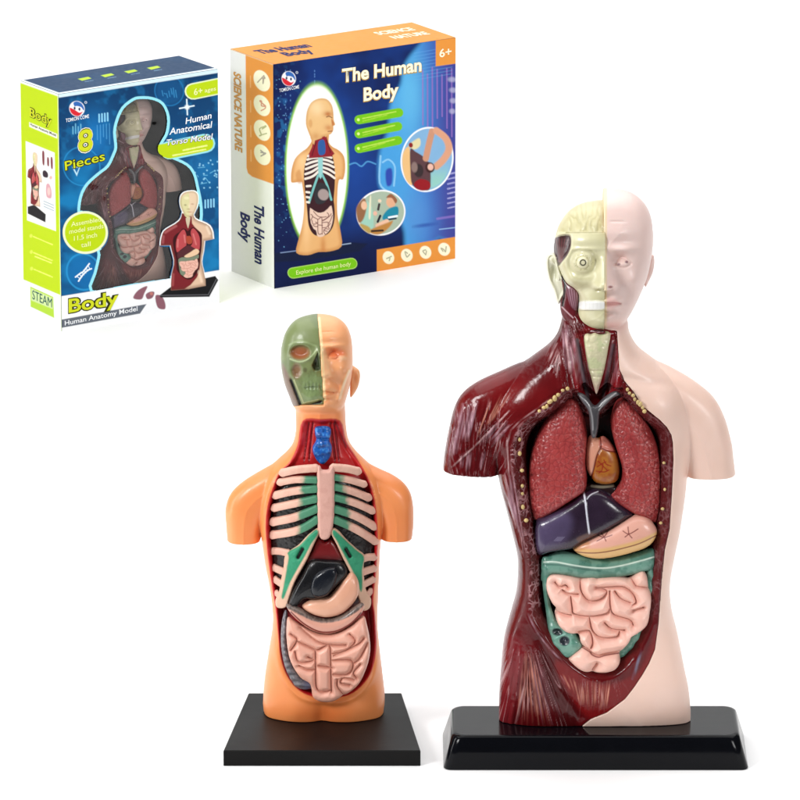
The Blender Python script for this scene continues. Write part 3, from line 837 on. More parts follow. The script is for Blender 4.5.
def gut_paint(u, v):
    d = np.full(u.shape, 1e3, np.float32)
    for q in GCRE: d = np.minimum(d, sdline(u, v, q))
    p = Paint(u, v, lin(236, 188, 172))
    p.mask(ss(1.5, 0, d), lin(226, 164, 150), .6); p.mask(ss(.45, .7, fbm(u*.1, v*.1)), lin(242, 198, 184), .6)
    p.line(GCRE[-4][:], lin(110, 44, 40), 1.0, .5, .8, smooth=False)
    return p.c
solid('small_intestine', big, BB, GUT, M_GUT, -26, 15, relief=crease_field(GCRE, 11, 11), paint=gut_paint, h=.45, infl=1.1)

# --- fat beads along the cut edge of the chest wall
def beads(name, root, base, pts, mat, seg=8):
    V, F = [], []
    for (x, y, z, r, sx, sz) in pts:
        n0 = len(V)
        for i in range(seg-1):
            th = math.pi*(i+1)/seg
            for j in range(seg):
                ph = 2*math.pi*j/seg
                V.append((x+r*sx*math.sin(th)*math.cos(ph), y+r*math.sin(th)*math.sin(ph), z+r*sz*math.cos(th)))
        V.append((x, y, z+r*sz)); V.append((x, y, z-r*sz))
        for i in range(seg-2):
            for j in range(seg):
                a = n0+i*seg+j; b = n0+i*seg+(j+1) % seg
                F.append((a, b, b+seg, a+seg))
        for j in range(seg):
            F.append((n0+(j+1) % seg, n0+j, len(V)-2)); F.append((n0+(seg-2)*seg+j, n0+(seg-2)*seg+(j+1) % seg, len(V)-1))
    return raw_obj(name, np.array(V)-np.array(base), F, mat, root, smooth=True)
M_FAT = plastic('fat_paint', color=lin(205, 178, 118), rough=.35, var=.2, nscale=150, coat=.2)
BP = []
r3 = np.random.default_rng(5)
for q, n in ((curve([(567, 388), (559, 394), (551, 401), (545, 407), (538, 412)], False), 9), (curve([(626, 389), (631, 394), (637, 400), (641, 406), (646, 412)], False), 8),
             (curve([(519, 440), (521, 470), (523, 500), (526, 525)], False), 7), (curve([(663, 455), (664, 500), (659, 528)], False), 4)):
    for k in range(n):
        a = q[int((len(q)-1)*(k+.5)/n)]+r3.uniform(-.9, .9, 2)
        dc = float(-sdpoly(np.array([a[0]]), np.array([a[1]]), CAV)[0])
        yy = -44 if a[1] < 420 else -34
        P3 = unproj(a[0], a[1], Y=yy)
        r = r3.uniform(1.5, 2.6)*(1 if a[1] < 420 else .9)
        BP.append((P3[0], P3[1], P3[2], r, 1.0, r3.uniform(.8, 1.4)))
for q in BP: beads('fat_bead', bigmusc, BB, [q], M_FAT)

# --- stand
def rounded_rect(hx, hy, r, n=8):
    out = []
    for cx, cy, a0 in ((hx-r, hy-r, 0), (-hx+r, hy-r, 90), (-hx+r, -hy+r, 180), (hx-r, -hy+r, 270)):
        for k in range(n+1):
            a = math.radians(a0+90*k/n); out.append((cx+r*math.cos(a), cy+r*math.sin(a)))
    return out
def frustum(name, root, loops, mat):
    V, F = [], []
    for z, pts in loops: V += [(x, y, z) for x, y in pts]
    n = len(loops[0][1])
    for i in range(len(loops)-1):
        for j in range(n):
            F.append((i*n+j, i*n+(j+1) % n, (i+1)*n+(j+1) % n, (i+1)*n+j))
    F.append(tuple(range(n-1, -1, -1))); F.append(tuple(range((len(loops)-1)*n, len(loops)*n)))
    return raw_obj(name, V, F, mat, root, smooth=False)
M_STAND = plastic('glossy_black_plastic', color=lin(8, 9, 13), rough=.13, coat=.0, spec=.14, var=.1, nscale=50, bump=.015, bscale=200)
xl, xr = unproj(443.5, 770, Y=-62)[0]-BB[0], unproj(748.5, 770, Y=-62)[0]-BB[0]
cx, hw = (xl+xr)/2, (xr-xl)/2
def rl(ins_x, ins_y, r): return [(x+cx, y-2) for x, y in rounded_rect(hw-ins_x, 60-ins_y, r)]
st = frustum('stand', big, [(.0, rl(1.2, 1.2, 7)), (1.2, rl(0, 0, 8)), (HS-5, rl(7.6, 9.5, 12)), (HS-2.2, rl(8.6, 10.6, 12)), (HS-.6, rl(10.2, 12.2, 12)), (HS, rl(12.6, 14.6, 11))], M_STAND)
for pl in st.data.polygons[:-2]: pl.use_smooth = True
# ================================================================== the small rib-cage torso
M_OSKIN = plastic('orange_flesh_plastic', rough=.38, coat=.12, var=.03, nscale=40, bump=.03, bscale=500, sss=.25)
M_GSKULL = plastic('green_bone_plastic', rough=.36, coat=.12, var=.06, nscale=90, bump=.08, bscale=400)
M_RIB = plastic('rib_plastic', rough=.5, coat=.0, var=.05, nscale=120, bump=.22, bscale=700)
M_DARK = plastic('black_organ_plastic', rough=.26, coat=.1, spec=.4, var=.15, nscale=120, bump=.05, bscale=400)
YS = 75.0
SB = np.array([unproj(322, 740, Y=YS)[0], YS, 0])
small = thing('anatomy_model', SB, 'smaller orange anatomy torso with ribs and half green skull on flat black base', 'anatomy model')
HS2 = 16.5
TORSO2 = [(341, 372), (344.5, 395), (346, 425), (349, 441), (357, 453), (368, 464), (377, 478), (382, 500), (383, 520), (381, 538), (379.8, 555), (379, 575), (378, 600), (377.5, 624), (379.5, 647),
          (382.5, 673), (384.8, 696), (383.5, 716), (382, 765), (263, 765), (264.5, 720), (263, 703), (264.6, 679), (268.5, 653), (272.5, 627), (272.5, 608), (269.5, 585), (265, 562), (262, 540), (259, 520),
          (260, 500), (264, 482), (274, 465), (286, 453), (293, 443), (296, 427), (295.5, 400), (299, 372)]
ARM_L2 = [(303, 460), (287, 454), (273, 464), (259, 472), (243, 482), (231, 493.5), (225.6, 508), (226, 524), (228, 550), (230, 590), (262, 590), (260.5, 540), (264, 520), (274, 504), (302, 492)]
ARM_R2 = [(340, 458), (354, 452), (366, 462), (380, 469.5), (393, 475.5), (405, 484.5), (412, 498), (413.7, 521), (411, 550), (409, 590), (382, 590), (381, 540), (379, 520), (370, 504), (342, 492)]
HEAD2 = [(320, 314.8), (335.5, 317.5), (346, 325.5), (351, 337), (352.5, 350), (352.8, 365), (351, 380), (347.5, 394), (344, 405), (338, 411.5), (326, 414.5), (312, 414), (300, 411.5), (293.5, 406), (289, 395),
         (284.5, 383), (281.7, 370), (280.8, 358), (281.7, 346), (286, 332), (295, 321), (308, 316)]
CAV2 = curve([(303, 421), (321, 419.5), (340, 421), (346, 441), (357, 459), (369, 481), (375.5, 507), (377.5, 540), (376, 570), (373, 600), (374.8, 615), (376.5, 640), (374, 662), (367, 679), (353, 692.5),
              (336, 697.5), (318, 697.5), (300.5, 691), (288, 677), (281, 658), (278.5, 635), (276, 610), (272, 585), (268, 555), (266, 530), (267, 511), (271, 494), (279, 473.5), (290, 462), (298, 445)])
def xm2(v): return 317.3+(v-316)*.063
def to_big(u, v):
    return 604+(u-xm2(v))/.72, np.interp(v, [300, 316, 345, 356, 373, 392, 405, 412], [160, 190, 248, 262, 287, 303, 320, 329])

def small_body():
    g = Grid(218, 421, 306, 736, YS, 5, 120, .8)
    X, Z = g.X, g.Z
    def field(outline, yo, D, infl=1.0):
        P = curve(outline)
        def sdf(A, B):
            a, b = proj(A, np.full(A.shape, float(yo)), B); return sdpoly(a, b, P)
        return limit(inflate(sdf, X, Z)*infl**2, D)
    uT = field(TORSO2, YS, 46); uL = field(ARM_L2, YS, 27, 1.05); uR = field(ARM_R2, YS, 27, 1.05); uH = field(HEAD2, YS-6, 44, 1.15)
    TT, TH, TL, TR = [np.sqrt(np.maximum(q, 0)) for q in (uT, uH, uL, uR)]
    tu, tv = proj(X, YS-TT, Z); hu, hv = proj(X, YS-6-TH, Z)
    dc = -sdpoly(tu, tv, CAV2)
    deep = np.interp(tv, [415, 425, 460, 480, 520], [5, 6, 8, 15, 22])
    r = -deep*ss(0, 7, dc)
    r = r+2.0*np.exp(-((dc+4)/3.0)**2)*ss(440, 480, tv)
    r = r-4.5*G(tu, tv, 322, 724, 7, 20)+4.0*G(tu, tv, 296, 712, 18, 18)+4.0*G(tu, tv, 350, 712, 18, 18)
    r = r-1.5*np.exp(-(sdline(tu, tv, [(266, 470), (290, 462)])/4)**2)-2*G(tu, tv, 262, 515, 5, 16)-2*G(tu, tv, 381, 515, 5, 16)
    for x0, x1 in ((309, 304), (313, 309), (334, 339), (330, 335)):
        r = r-1.8*np.exp(-(sdline(tu, tv, [(x0, 423), (x1, 462)])/.9)**2)*ss(0, 4, dc)
    Tf = np.maximum(TT+r*ss(0, 8, TT), 1); uTf = np.where(uT > 0, Tf*Tf, uT)
    bu, bv = to_big(hu, hv)
    hr = face_relief(bu, bv, 604)*1.3
    hr = hr-2.4*G(hu, hv, 337, 354, 8, 6)+1.6*G(hu, hv, 342, 357.5, 6, 3.2)
    hr = hr+2.0*np.exp(-(sdline(hu, hv, curve([(349, 370), (343, 384), (338, 399)], False))/1.6)**2)+.8*np.exp(-(sdline(hu, hv, curve([(327, 394), (334, 390), (339, 392)], False))/1.2)**2)
    hr = hr+3.0*np.exp(-((hu-xm2(hv)-4.5)/4.0)**2)*ss(346, 358, hv)*ss(379, 374, hv)+2.0*G(hu, hv, 331, 374, 4, 3.5)-1.6*np.exp(-(sdline(hu, hv, curve([(330, 379), (337, 386), (340, 394)], False))/2.0)**2)
    Hf = np.maximum(TH+hr*ss(0, 7, TH), .5); uHf = np.where(uH > 0, Hf*Hf, uH)
    line = [(317.3, 290), (317.3, 316), (320.5, 350), (323.3, 398), (324, 404.5), (200, 412), (200, 290)]
    sdS = sdpoly(hu, hv, line)
    lu, lv = proj(X, YS-TL, Z); ru, rv = proj(X, YS-TR, Z)
    dl = sdpoly(lu, lv, CAV2); dr = sdpoly(ru, rv, CAV2)
    uLf = np.where((uL > 0) & (dl < 2), 1.0, uL); uRf = np.where((uR > 0) & (dr < 2), 1.0, uR)
    def smin(a, b, k):
        hh = np.clip(.5+.5*(b-a)/k, 0, 1); return b*(1-hh)+a*hh-k*hh*(1-hh)
    zl = unproj(245, 540, Y=YS)[2]; zr = unproj(395, 538, Y=YS)[2]
    def body(y):
        w = y-YS
        t = qf(w, uTf) if w < 0 else qf(w, uT*.75)
        al = np.maximum(qf(w, uLf) if w < 0 else qf(w, uL), zl-Z); ar = np.maximum(qf(w, uRf) if w < 0 else qf(w, uR), zr-Z)
        return smin(smin(t, al, 10), ar, 10)
    def head(y):
        w = y-YS+6
        return qf(w, uHf) if w < 0 else qf(w, uH*.95)
    def f1(y):
        return np.maximum(smin(body(y), np.maximum(head(y), -sdS), 2.5), HS2+.3-Z)
    V, Q = g.build(f1)
    a, b = proj(V[:, 0], V[:, 1], V[:, 2])
    p = Paint(a, b, lin(236, 142, 80))
    p.mask(ss(.4, .7, fbm(a*.03, b*.03)), lin(240, 150, 88), .6)
    p.mask(G(a, b, 323, 715, 26, 14), lin(226, 116, 54), .8)  # warm shading of the lower belly, painted into the skin colour
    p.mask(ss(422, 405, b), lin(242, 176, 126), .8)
    p.ell(337, 354, 8, 5.5, lin(230, 120, 74), soft=2.5, a=.85); p.ell(342, 358, 4.5, 2.4, lin(246, 196, 152), soft=1.2, a=.8)
    p.poly([(321.5, 346), (326, 352), (331, 374), (325, 379), (323, 370)], lin(248, 208, 160), 2, a=.6)
    p.line([(325, 393.5), (331, 394.5), (337, 392)], lin(222, 126, 84), 1.0, 1, .45)
    p.line([(349, 371), (344, 384), (340, 398)], lin(248, 218, 176), 2.2, 1.0, .7); p.line([(319, 318), (321.8, 345), (323.5, 372), (325, 400)], lin(250, 222, 170), 2.0, .8, .8)
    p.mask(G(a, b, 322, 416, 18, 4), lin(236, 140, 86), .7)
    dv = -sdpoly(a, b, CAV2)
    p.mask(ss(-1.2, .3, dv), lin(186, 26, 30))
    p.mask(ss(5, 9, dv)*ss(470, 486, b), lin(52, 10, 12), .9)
    p.mask(ss(600, 612, b)*ss(1, 4, dv), lin(168, 24, 28))
    for x0, x1 in ((309, 304), (313, 309), (334, 339), (330, 335)):
        p.line([(x0, 423), (x1, 462)], lin(92, 12, 24), 1.0, .8, .8)
    p.line([(335, 421), (346, 447)], lin(60, 12, 30), 1.6, .8, .6)
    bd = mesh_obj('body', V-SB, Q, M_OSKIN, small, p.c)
    # green skull half
    sr = 1.2*G(hu, hv, 303, 343, 14, 3)-5.5*ss(10, 5, np.hypot((hu-300.3)*.85, (hv-352.5)*1.2))-5*ss(1, -1.5, sdpoly(hu, hv, [(318, 352), (312, 366), (315, 371), (320, 370)]))
    sr = sr-3.0*ss(6, 2, np.hypot((hu-297)*.9, (hv-371)*.75))+1.2*np.exp(-(sdline(hu, hv, curve([(290, 358), (300, 362), (309, 359)], False))/1.4)**2)
    sr = sr+1.2*(fbm(hu*.3, hv*.3)-.5)*ss(366, 374, hv)-1.2*np.exp(-((hv-388)/1.0)**2)*ss(304, 308, hu)
    sr = sr+1.6*G(hu, hv, 312, 397, 9, 5)-2.6*np.exp(-(sdline(hu, hv, [(291, 380), (301, 406.5), (321, 402)])/1.5)**2)
    for k in range(5): sr = sr-.9*np.exp(-((hu-(306+k*3.6))/.7)**2)*np.exp(-((hv-387)/4.5)**2)
    sr = sr+3.5*G(hu, hv, 319, 356, 3.5, 9)
    Hs = np.maximum(TH-.5+sr*ss(0, 7, TH), .5); uHs = np.where(uH > 0, Hs*Hs, uH-1)
    def f2(y):
        w = y-YS+6
        return np.maximum(qf(w, uHs) if w < 0 else qf(w, uH*.93), sdS-.3)
    V, Q = g.build(f2)
    a, b = proj(V[:, 0], V[:, 1], V[:, 2])
    p = Paint(a, b, lin(116, 128, 82))
    p.mask(ss(.4, .65, fbm(a*.06, b*.06)), lin(98, 112, 70), .7)
    p.ell(300, 353, 9.5, 6.5, lin(150, 96, 58), soft=2.0); p.ell(299, 353, 6, 4, lin(160, 86, 48), soft=3)
    p.poly([(318, 353), (312.5, 366), (315, 370), (320, 369)], lin(62, 74, 48), 1)
    p.ell(296.5, 371, 4.5, 7.5, lin(134, 92, 66), soft=2, a=.85); p.ell(305, 370, 2.2, 2.4, lin(86, 88, 56), soft=1, a=.8)
    p.line([(290, 359), (300, 362), (309, 358.5), (317, 349)], lin(172, 188, 138), 1.0, .6, .8); p.line([(289, 345), (300, 341), (316, 346)], lin(150, 168, 118), 1.2, 1, .6)
    p.poly([(303, 378), (322, 374), (323, 398), (306, 400)], lin(130, 152, 100), 3, a=.6)
    for k in range(5): p.line([(306+k*3.6, 383), (306.4+k*3.5, 391)], lin(92, 112, 70), .7, .4, .6)
    p.line([(304, 387.5), (322, 386)], lin(88, 106, 66), .8, .5, .7)
    p.poly([(282, 364), (291, 380), (300, 408), (296, 410), (286, 392)], lin(118, 84, 78), 2, a=.8)  # temple shading painted in as a mauve-brown band
    p.line([(291, 380.5), (295.5, 392), (301, 406.5)], lin(16, 14, 10), 2.4, .5, smooth=False); p.line([(301, 406.5), (311, 405), (321, 401.5)], lin(16, 14, 10), 2.2, .5, smooth=False)
    p.line([(294, 380), (303.5, 403), (318, 399.5)], lin(176, 176, 124), .8, .4, .8, smooth=False)
    p.poly([(303, 408), (321, 404), (325, 413), (306, 414)], lin(118, 142, 118), 1.2)
    mesh_obj('skull_half', V-SB, Q, M_GSKULL, small, p.c)
    return bd
sbody = small_body()
solid('ear', sbody, SB, [(351, 366), (355, 367), (359.5, 371), (360, 379), (357.5, 388), (352.5, 396), (350, 396), (350, 380)], M_OSKIN, 82, 7,
      relief=lambda u, v: -1.4*G(u, v, 355, 379, 2.2, 6), paint=lambda u, v: Paint(u, v, lin(240, 176, 126)).mask(G(u, v, 355, 379, 2, 5), lin(216, 140, 92), .6).c, h=.5)

# --- throat, breastbone, ribs
BLUE = lin(24, 92, 176)
def bl_rel(u, v): return .8*np.cos(v*.75)*ss(462, 440, v)+1.2*(fbm(u*.35, v*.35)-.5)-1.2*np.exp(-((v-440)/1.2)**2)
def bl_paint(u, v): return Paint(u, v, BLUE).mask(ss(.5, .68, fbm(u*.3, v*.3)), lin(70, 144, 214), .8).mask(ss(.5, .7, fbm(u*.3+20, v*.3)), lin(14, 56, 122), .7).c
solid('larynx', small, SB, [(315.5, 427), (322, 426), (329.5, 427), (331, 433), (329.5, 440), (332, 447), (330.5, 456), (326, 462), (322, 464), (317.5, 461), (313.5, 454), (312.5, 447), (316, 440), (314.8, 433)], M_ORG, 52, 7, relief=bl_rel, paint=bl_paint, h=.45)
def chest(y0): return lambda u: y0+.0075*(np.asarray(u)-323)**2
def dir_outline(pts, r0, r1=None):
    """outline of a bar that follows a polyline"""
    P = curve(pts, False, 3) if len(pts) > 2 else np.array(pts, float)
    r1 = r1 or r0; n = len(P); Lf, Rt = [], []
    for i in range(n):
        d = P[min(i+1, n-1)]-P[max(i-1, 0)]; d = d/np.hypot(*d); nn = np.array([-d[1], d[0]])
        r = r0+(r1-r0)*i/(n-1)
        Lf.append(P[i]+nn*r); Rt.append(P[i]-nn*r)
    d0 = P[0]-P[1]; d0 /= np.hypot(*d0); d1 = P[-1]-P[-2]; d1 /= np.hypot(*d1)
    return [tuple(q) for q in Lf]+[tuple(P[-1]+d1*r1*.8)]+[tuple(q) for q in Rt[::-1]]+[tuple(P[0]+d0*r0*.8)]
RIBC, CART = lin(222, 176, 156), lin(44, 128, 96)
def rib_paint(x0, side, n=0):
    def f(u, v):
        p = Paint(u, v, RIBC)
        p.mask(ss(.4, .7, fbm(u*.15, v*.15)), lin(212, 160, 142), .6)
        if x0: p.mask(ss(-3.5, 3.5, (u-x0)*side+3*(vnoise(u*.3, v*.3)-.5)), CART, .95)
        return p.c
    return f
RL = [([(281.5, 473), (298, 469.5), (317, 468)], 3.1, None), ([(279, 482.5), (296, 479.5), (317, 480)], 2.8, 303), ([(274, 495.5), (294, 491), (317, 488.5)], 3.1, 301), ([(273, 508), (294, 503.5), (317, 498.5)], 3.1, 300),
      ([(271.5, 522), (292, 518), (306, 513), (318, 508)], 3.3, 299), ([(271, 535), (291, 532), (305, 527), (318, 518.5)], 3.2, 298)]
RR = [([(332, 467.5), (346, 468.5), (359, 471.5)], 3.1, None), ([(334, 477), (350, 480), (365, 484.5)], 2.7, 343), ([(334, 486.5), (352, 491), (369.5, 498)], 3.0, 345), ([(334, 497), (354, 502.5), (373.5, 511)], 3.0, 347),
      ([(334, 508.5), (356, 516), (375.5, 527)], 3.2, 349), ([(334, 519), (356, 529), (376, 541.5)], 3.2, 350)]
for pts, r, x0 in RL: solid('rib', small, SB, dir_outline(pts, r*1.24), M_RIB, chest(34), 3.4, kf=1.1, kb=1, paint=rib_paint(x0, 1), h=.5, infl=1.6)
for pts, r, x0 in RR: solid('rib', small, SB, dir_outline(pts, r*1.24), M_RIB, chest(34), 3.4, kf=1.1, kb=1, paint=rib_paint(x0, -1), h=.5, infl=1.6)
for pts, r in (([(271, 551), (279, 551), (289, 553)], 2.9), ([(273, 567), (280, 570), (287, 573)], 2.9), ([(274, 578.5), (279, 582), (285, 586)], 2.7), ([(275.5, 592), (279, 595), (283, 598)], 2.4),
               ([(375, 557), (368, 557), (362, 559)], 2.9), ([(375, 568), (368, 570), (360, 573)], 2.9), ([(374, 579), (368, 582), (361, 586)], 2.7), ([(371.5, 590), (368, 594), (362, 598)], 2.5)):
    solid('rib', small, SB, dir_outline(pts, r*1.24), M_RIB, chest(36), 3.2, kf=1.1, kb=1, paint=rib_paint(None, 1), h=.5, infl=1.6)
solid('sternum', small, SB, [(318.5, 465.5), (320.5, 466.5), (322, 469.5), (328, 469.5), (330, 466.5), (332.5, 465.5), (334.5, 469), (334.6, 490), (334.3, 515), (332.5, 528), (329.5, 537), (324.5, 539.5), (319.8, 537), (317.8, 528), (317.4, 510), (317.2, 490), (317.2, 470)],
      M_RIB, chest(33), 4.6, kf=1.1, kb=1, flat=3.0, paint=lambda u, v: Paint(u, v, lin(216, 166, 152)).mask(ss(.4, .7, fbm(u*.2, v*.2)), lin(206, 154, 140), .6).c, h=.5)
VL = [(317.5, 528), (319.5, 532), (314, 544), (307, 559.5), (300, 572), (294.5, 583), (290, 597), (287, 605.5), (282, 608), (276.5, 606.5), (275.5, 600), (279, 592), (281, 580), (283.5, 568), (285, 556), (290, 550.5), (299, 544.5), (308, 535)]
VR = [(333.5, 528), (331, 533), (337, 545), (342, 556), (348.5, 569), (354, 581.5), (358, 596), (361, 607.5), (365, 610.5), (370, 607), (371, 599), (366, 590), (364, 578), (363.5, 566), (364.5, 555.5), (357, 549), (346, 539), (339, 531)]
def v_paint(green, slot):
    def f(u, v):
        p = Paint(u, v, lin(214, 174, 148)).poly(green, lin(28, 132, 94), .9)
        p.mask(ss(.45, .65, fbm(u*.15, v*.15))*ss(2, -2, sdpoly(u, v, curve(green))), lin(44, 150, 110), .6)
        return p.line(slot, lin(18, 22, 18), 3.0, .6, smooth=False).c
    return f
def v_rel(slot): return lambda u, v: -5*np.exp(-(sdline(u, v, slot)/1.8)**2)
GL = [(316, 529.5), (318, 534), (311, 544), (305, 556), (295.5, 572.5), (289, 585), (284, 598), (281.5, 597), (283.5, 587), (286, 573), (288.5, 558), (288, 552), (299, 546), (308, 536.5)]
GR = [(334.5, 530), (332.8, 534), (338, 543), (343, 553), (350, 566), (356, 578), (361, 592), (362.5, 582), (362, 570), (364, 557), (355, 549), (345, 539.5)]
solid('costal_cartilage', small, SB, VL, M_RIB, chest(33), 4, kf=1.1, kb=1, flat=2.2, relief=v_rel([(302.5, 549.5), (298, 557.5)]), paint=v_paint(GL, [(302.5, 549.5), (298, 557.5)]), h=.5)
solid('costal_cartilage', small, SB, VR, M_RIB, chest(33), 4, kf=1.1, kb=1, flat=2.2, relief=v_rel([(346, 549.5), (350, 556.5)]), paint=v_paint(GR, [(346, 549.5), (350, 556.5)]), h=.5)

# --- organs behind and below the ribs
def dk_paint(u, v): return Paint(u, v, lin(20, 19, 19)).mask(ss(.5, .7, fbm(u*.4, v*.4)), lin(38, 35, 34), .7).c
def flat_rel(u, v): return .6*(fbm(u*.5, v*.5)-.5)
solid('lung', small, SB, [(318, 478), (300, 478), (285, 482), (276, 496), (272, 515), (270.5, 540), (273, 565), (278, 586), (286, 590), (300, 570), (312, 548), (318, 530)], M_DARK, chest(44), 8, relief=flat_rel, paint=dk_paint, h=.7)
solid('lung', small, SB, [(333, 478), (350, 480), (364, 488), (371, 505), (374, 525), (373.5, 548), (371, 568), (367, 586), (360, 588), (348, 568), (338, 546), (333, 530)], M_DARK, chest(44), 8, relief=flat_rel, paint=dk_paint, h=.7)
solid('diaphragm', small, SB, [(318, 536), (325, 541), (332, 537), (340, 550), (344, 560), (325, 566), (306, 562), (312, 550)], M_ORG, 42, 8, paint=lambda u, v: Paint(u, v, lin(112, 18, 22)).mask(ss(553, 562, v), lin(70, 14, 16)).c, h=.5)
sl = solid('liver', small, SB, [(311, 559), (326, 558), (342, 560.5), (348, 572), (342, 580), (334, 588), (326, 596), (312.5, 598), (304.6, 598), (298, 605.5), (289, 608), (289.5, 600), (294, 588), (302, 574)], M_DARK, 38, 12, paint=lambda u, v: Paint(u, v, lin(16, 16, 19)).c, h=.5)
solid('gall_bladder', sl, SB, [(311, 583), (315, 574), (326, 567), (335, 566.5), (337.5, 573), (335, 584), (327, 594.5), (316, 596.5), (311, 592)], M_DARK, 30, 9, paint=lambda u, v: Paint(u, v, lin(18, 22, 30)).c, h=.45)
TAN = lin(218, 160, 132)
solid('stomach', small, SB, [(302, 606), (309, 600), (318, 598.5), (329, 596), (338, 586), (345, 577), (352, 572), (358, 580), (359, 592), (353, 603), (341, 613), (326, 616.5), (311, 613)], M_ORG, 36, 12, paint=lambda u, v: Paint(u, v, TAN).mask(ss(.4, .7, fbm(u*.06, v*.06)), lin(224, 170, 142), .7).c, h=.5)
def tc_paint(u, v):
    p = Paint(u, v, lin(214, 156, 136))
    L = curve([(285, 607), (300, 614.5), (313, 620.5), (326, 622.5), (342, 619.5), (356, 612), (364, 605)], False)
    i = np.interp(u, L[:, 0], L[:, 1])
    p.mask(ss(1.5, -.8, v-i), lin(120, 104, 96)); p.mask(ss(1.5, -.8, v-i)*ss(.5, .62, fbm(u*.6, v*.35)), lin(70, 60, 58), .7)
    p.line([(291, 612), (303, 623), (316, 630.5), (326, 632.3), (338, 630.5), (351, 623.5), (361, 613)], lin(112, 34, 32), 1.2, .6)
    return p.c
solid('transverse_colon', small, SB, [(286, 604), (296, 606), (304, 610), (314, 616), (326, 618.5), (340, 615), (353, 606.5), (361, 602.5), (364.5, 606), (361, 614), (351, 624), (338, 631), (326, 633), (314, 630.5), (302, 623.5), (291, 613.5)], M_ORG, 34, 11, paint=tc_paint, h=.5)
def ac2_paint(u, v): return Paint(u, v, lin(112, 108, 112)).mask(ss(.45, .65, fbm(u*.5, v*.5)), lin(86, 84, 92), .8).mask(ss(300, 308, u)*ss(675, 682, v), lin(90, 96, 124), .8).c
solid('ascending_colon', small, SB, [(284.5, 611), (287.5, 612), (287.5, 626), (287, 642), (290.5, 659), (300.5, 676), (311.5, 682.5), (312, 688), (302, 689), (294, 684.5), (285, 667.5), (281, 646), (281.5, 624)], M_ORG, lambda u: 44-.35*(np.asarray(u)-282)*.6, 8, relief=lambda u, v: .6*np.cos(v*1.0), paint=ac2_paint, h=.45)
def z4(*pts): return curve([(255+x/5.714, 600+y/5.714) for x, y in pts], False)
GUT2 = [(288, 617), (294, 620), (303, 626), (316, 632), (326, 633.3), (338, 631.5), (351, 624.5), (360, 617), (364.5, 616.5), (366.5, 623), (369, 634), (370.3, 646), (369.5, 656), (366.5, 667), (360, 681), (352, 689), (342, 695), (334, 699.5), (325, 700.5), (317, 699), (312.5, 695), (311.5, 688), (309, 681), (300, 675.5), (290.5, 660), (287, 643), (286.5, 627)]
GCRE2 = [z4((240, 240), (330, 282), (352, 292), (400, 268), (428, 270), (432, 380), (436, 530)), z4((260, 160), (350, 240), (440, 262), (520, 262)), z4((440, 350), (548, 350), (555, 400), (520, 430), (445, 430)),
         z4((345, 290), (346, 400), (350, 500), (380, 530), (430, 520)), z4((360, 380), (440, 392)), z4((228, 300), (250, 360), (330, 352)), z4((250, 380), (300, 402), (345, 402)), z4((540, 200), (572, 240), (520, 290), (440, 312)),
         z4((450, 322), (580, 262), (622, 222)), z4((560, 370), (602, 330), (642, 250)), z4((600, 372), (562, 420), (582, 452)), z4((540, 492), (490, 480), (502, 450), (565, 462)), z4((500, 540), (470, 500), (470, 460)), z4((205, 200), (240, 232), (205, 292)), z4((300, 330), (345, 352))]
def gut2_paint(u, v):
    d = np.full(u.shape, 1e3, np.float32)
    for q in GCRE2: d = np.minimum(d, sdline(u, v, q))
    return Paint(u, v, lin(220, 162, 142)).mask(ss(1.4, 0, d), lin(190, 126, 108), .6).mask(ss(.45, .7, fbm(u*.1, v*.1)), lin(226, 172, 152), .5).c
solid('small_intestine', small, SB, GUT2, M_GUT, 36, 13, relief=crease_field(GCRE2, 5.2, 6.0), paint=gut2_paint, h=.45, infl=1.1)

# --- flat black base, a little narrower at the back
M_BASE = plastic('satin_black_base', color=lin(14, 13, 13), rough=.45, var=.15, nscale=30, bump=.02, bscale=300, spec=.14)
fl_, fr_ = unproj(223.5, 766, Z=0), unproj(420.5, 766, Z=0)
yb = unproj(322, 693, Z=HS2)[1]
bl_, br_ = unproj(248.5, 693, Y=yb), unproj(401.5, 693, Y=yb)
def quad_at(z, ins):
    q = [(fl_[0]+ins, fl_[1]+ins), (fr_[0]-ins, fr_[1]+ins), (br_[0]-ins, yb-ins), (bl_[0]+ins, yb-ins)]
    return [(x-SB[0], y-SB[1]) for x, y in q]
frustum('stand', small, [(0, quad_at(0, .4)), (.6, quad_at(0, 0)), (HS2-.8, quad_at(0, 0)), (HS2, quad_at(0, .8))], M_BASE)
# ================================================================== the two cartons
def homography(src, dst):
    A = []
    for (x, y), (u, v) in zip(src, dst):
        A.append([x, y, 1, 0, 0, 0, -u*x, -u*y, -u]); A.append([0, 0, 0, x, y, 1, -v*x, -v*y, -v])
    return np.linalg.svd(np.array(A, float))[2][-1].reshape(3, 3)
def happly(Hm, x, y):
    w = Hm[2, 0]*x+Hm[2, 1]*y+Hm[2, 2]
    return (Hm[0, 0]*x+Hm[0, 1]*y+Hm[0, 2])/w, (Hm[1, 0]*x+Hm[1, 1]*y+Hm[1, 2])/w

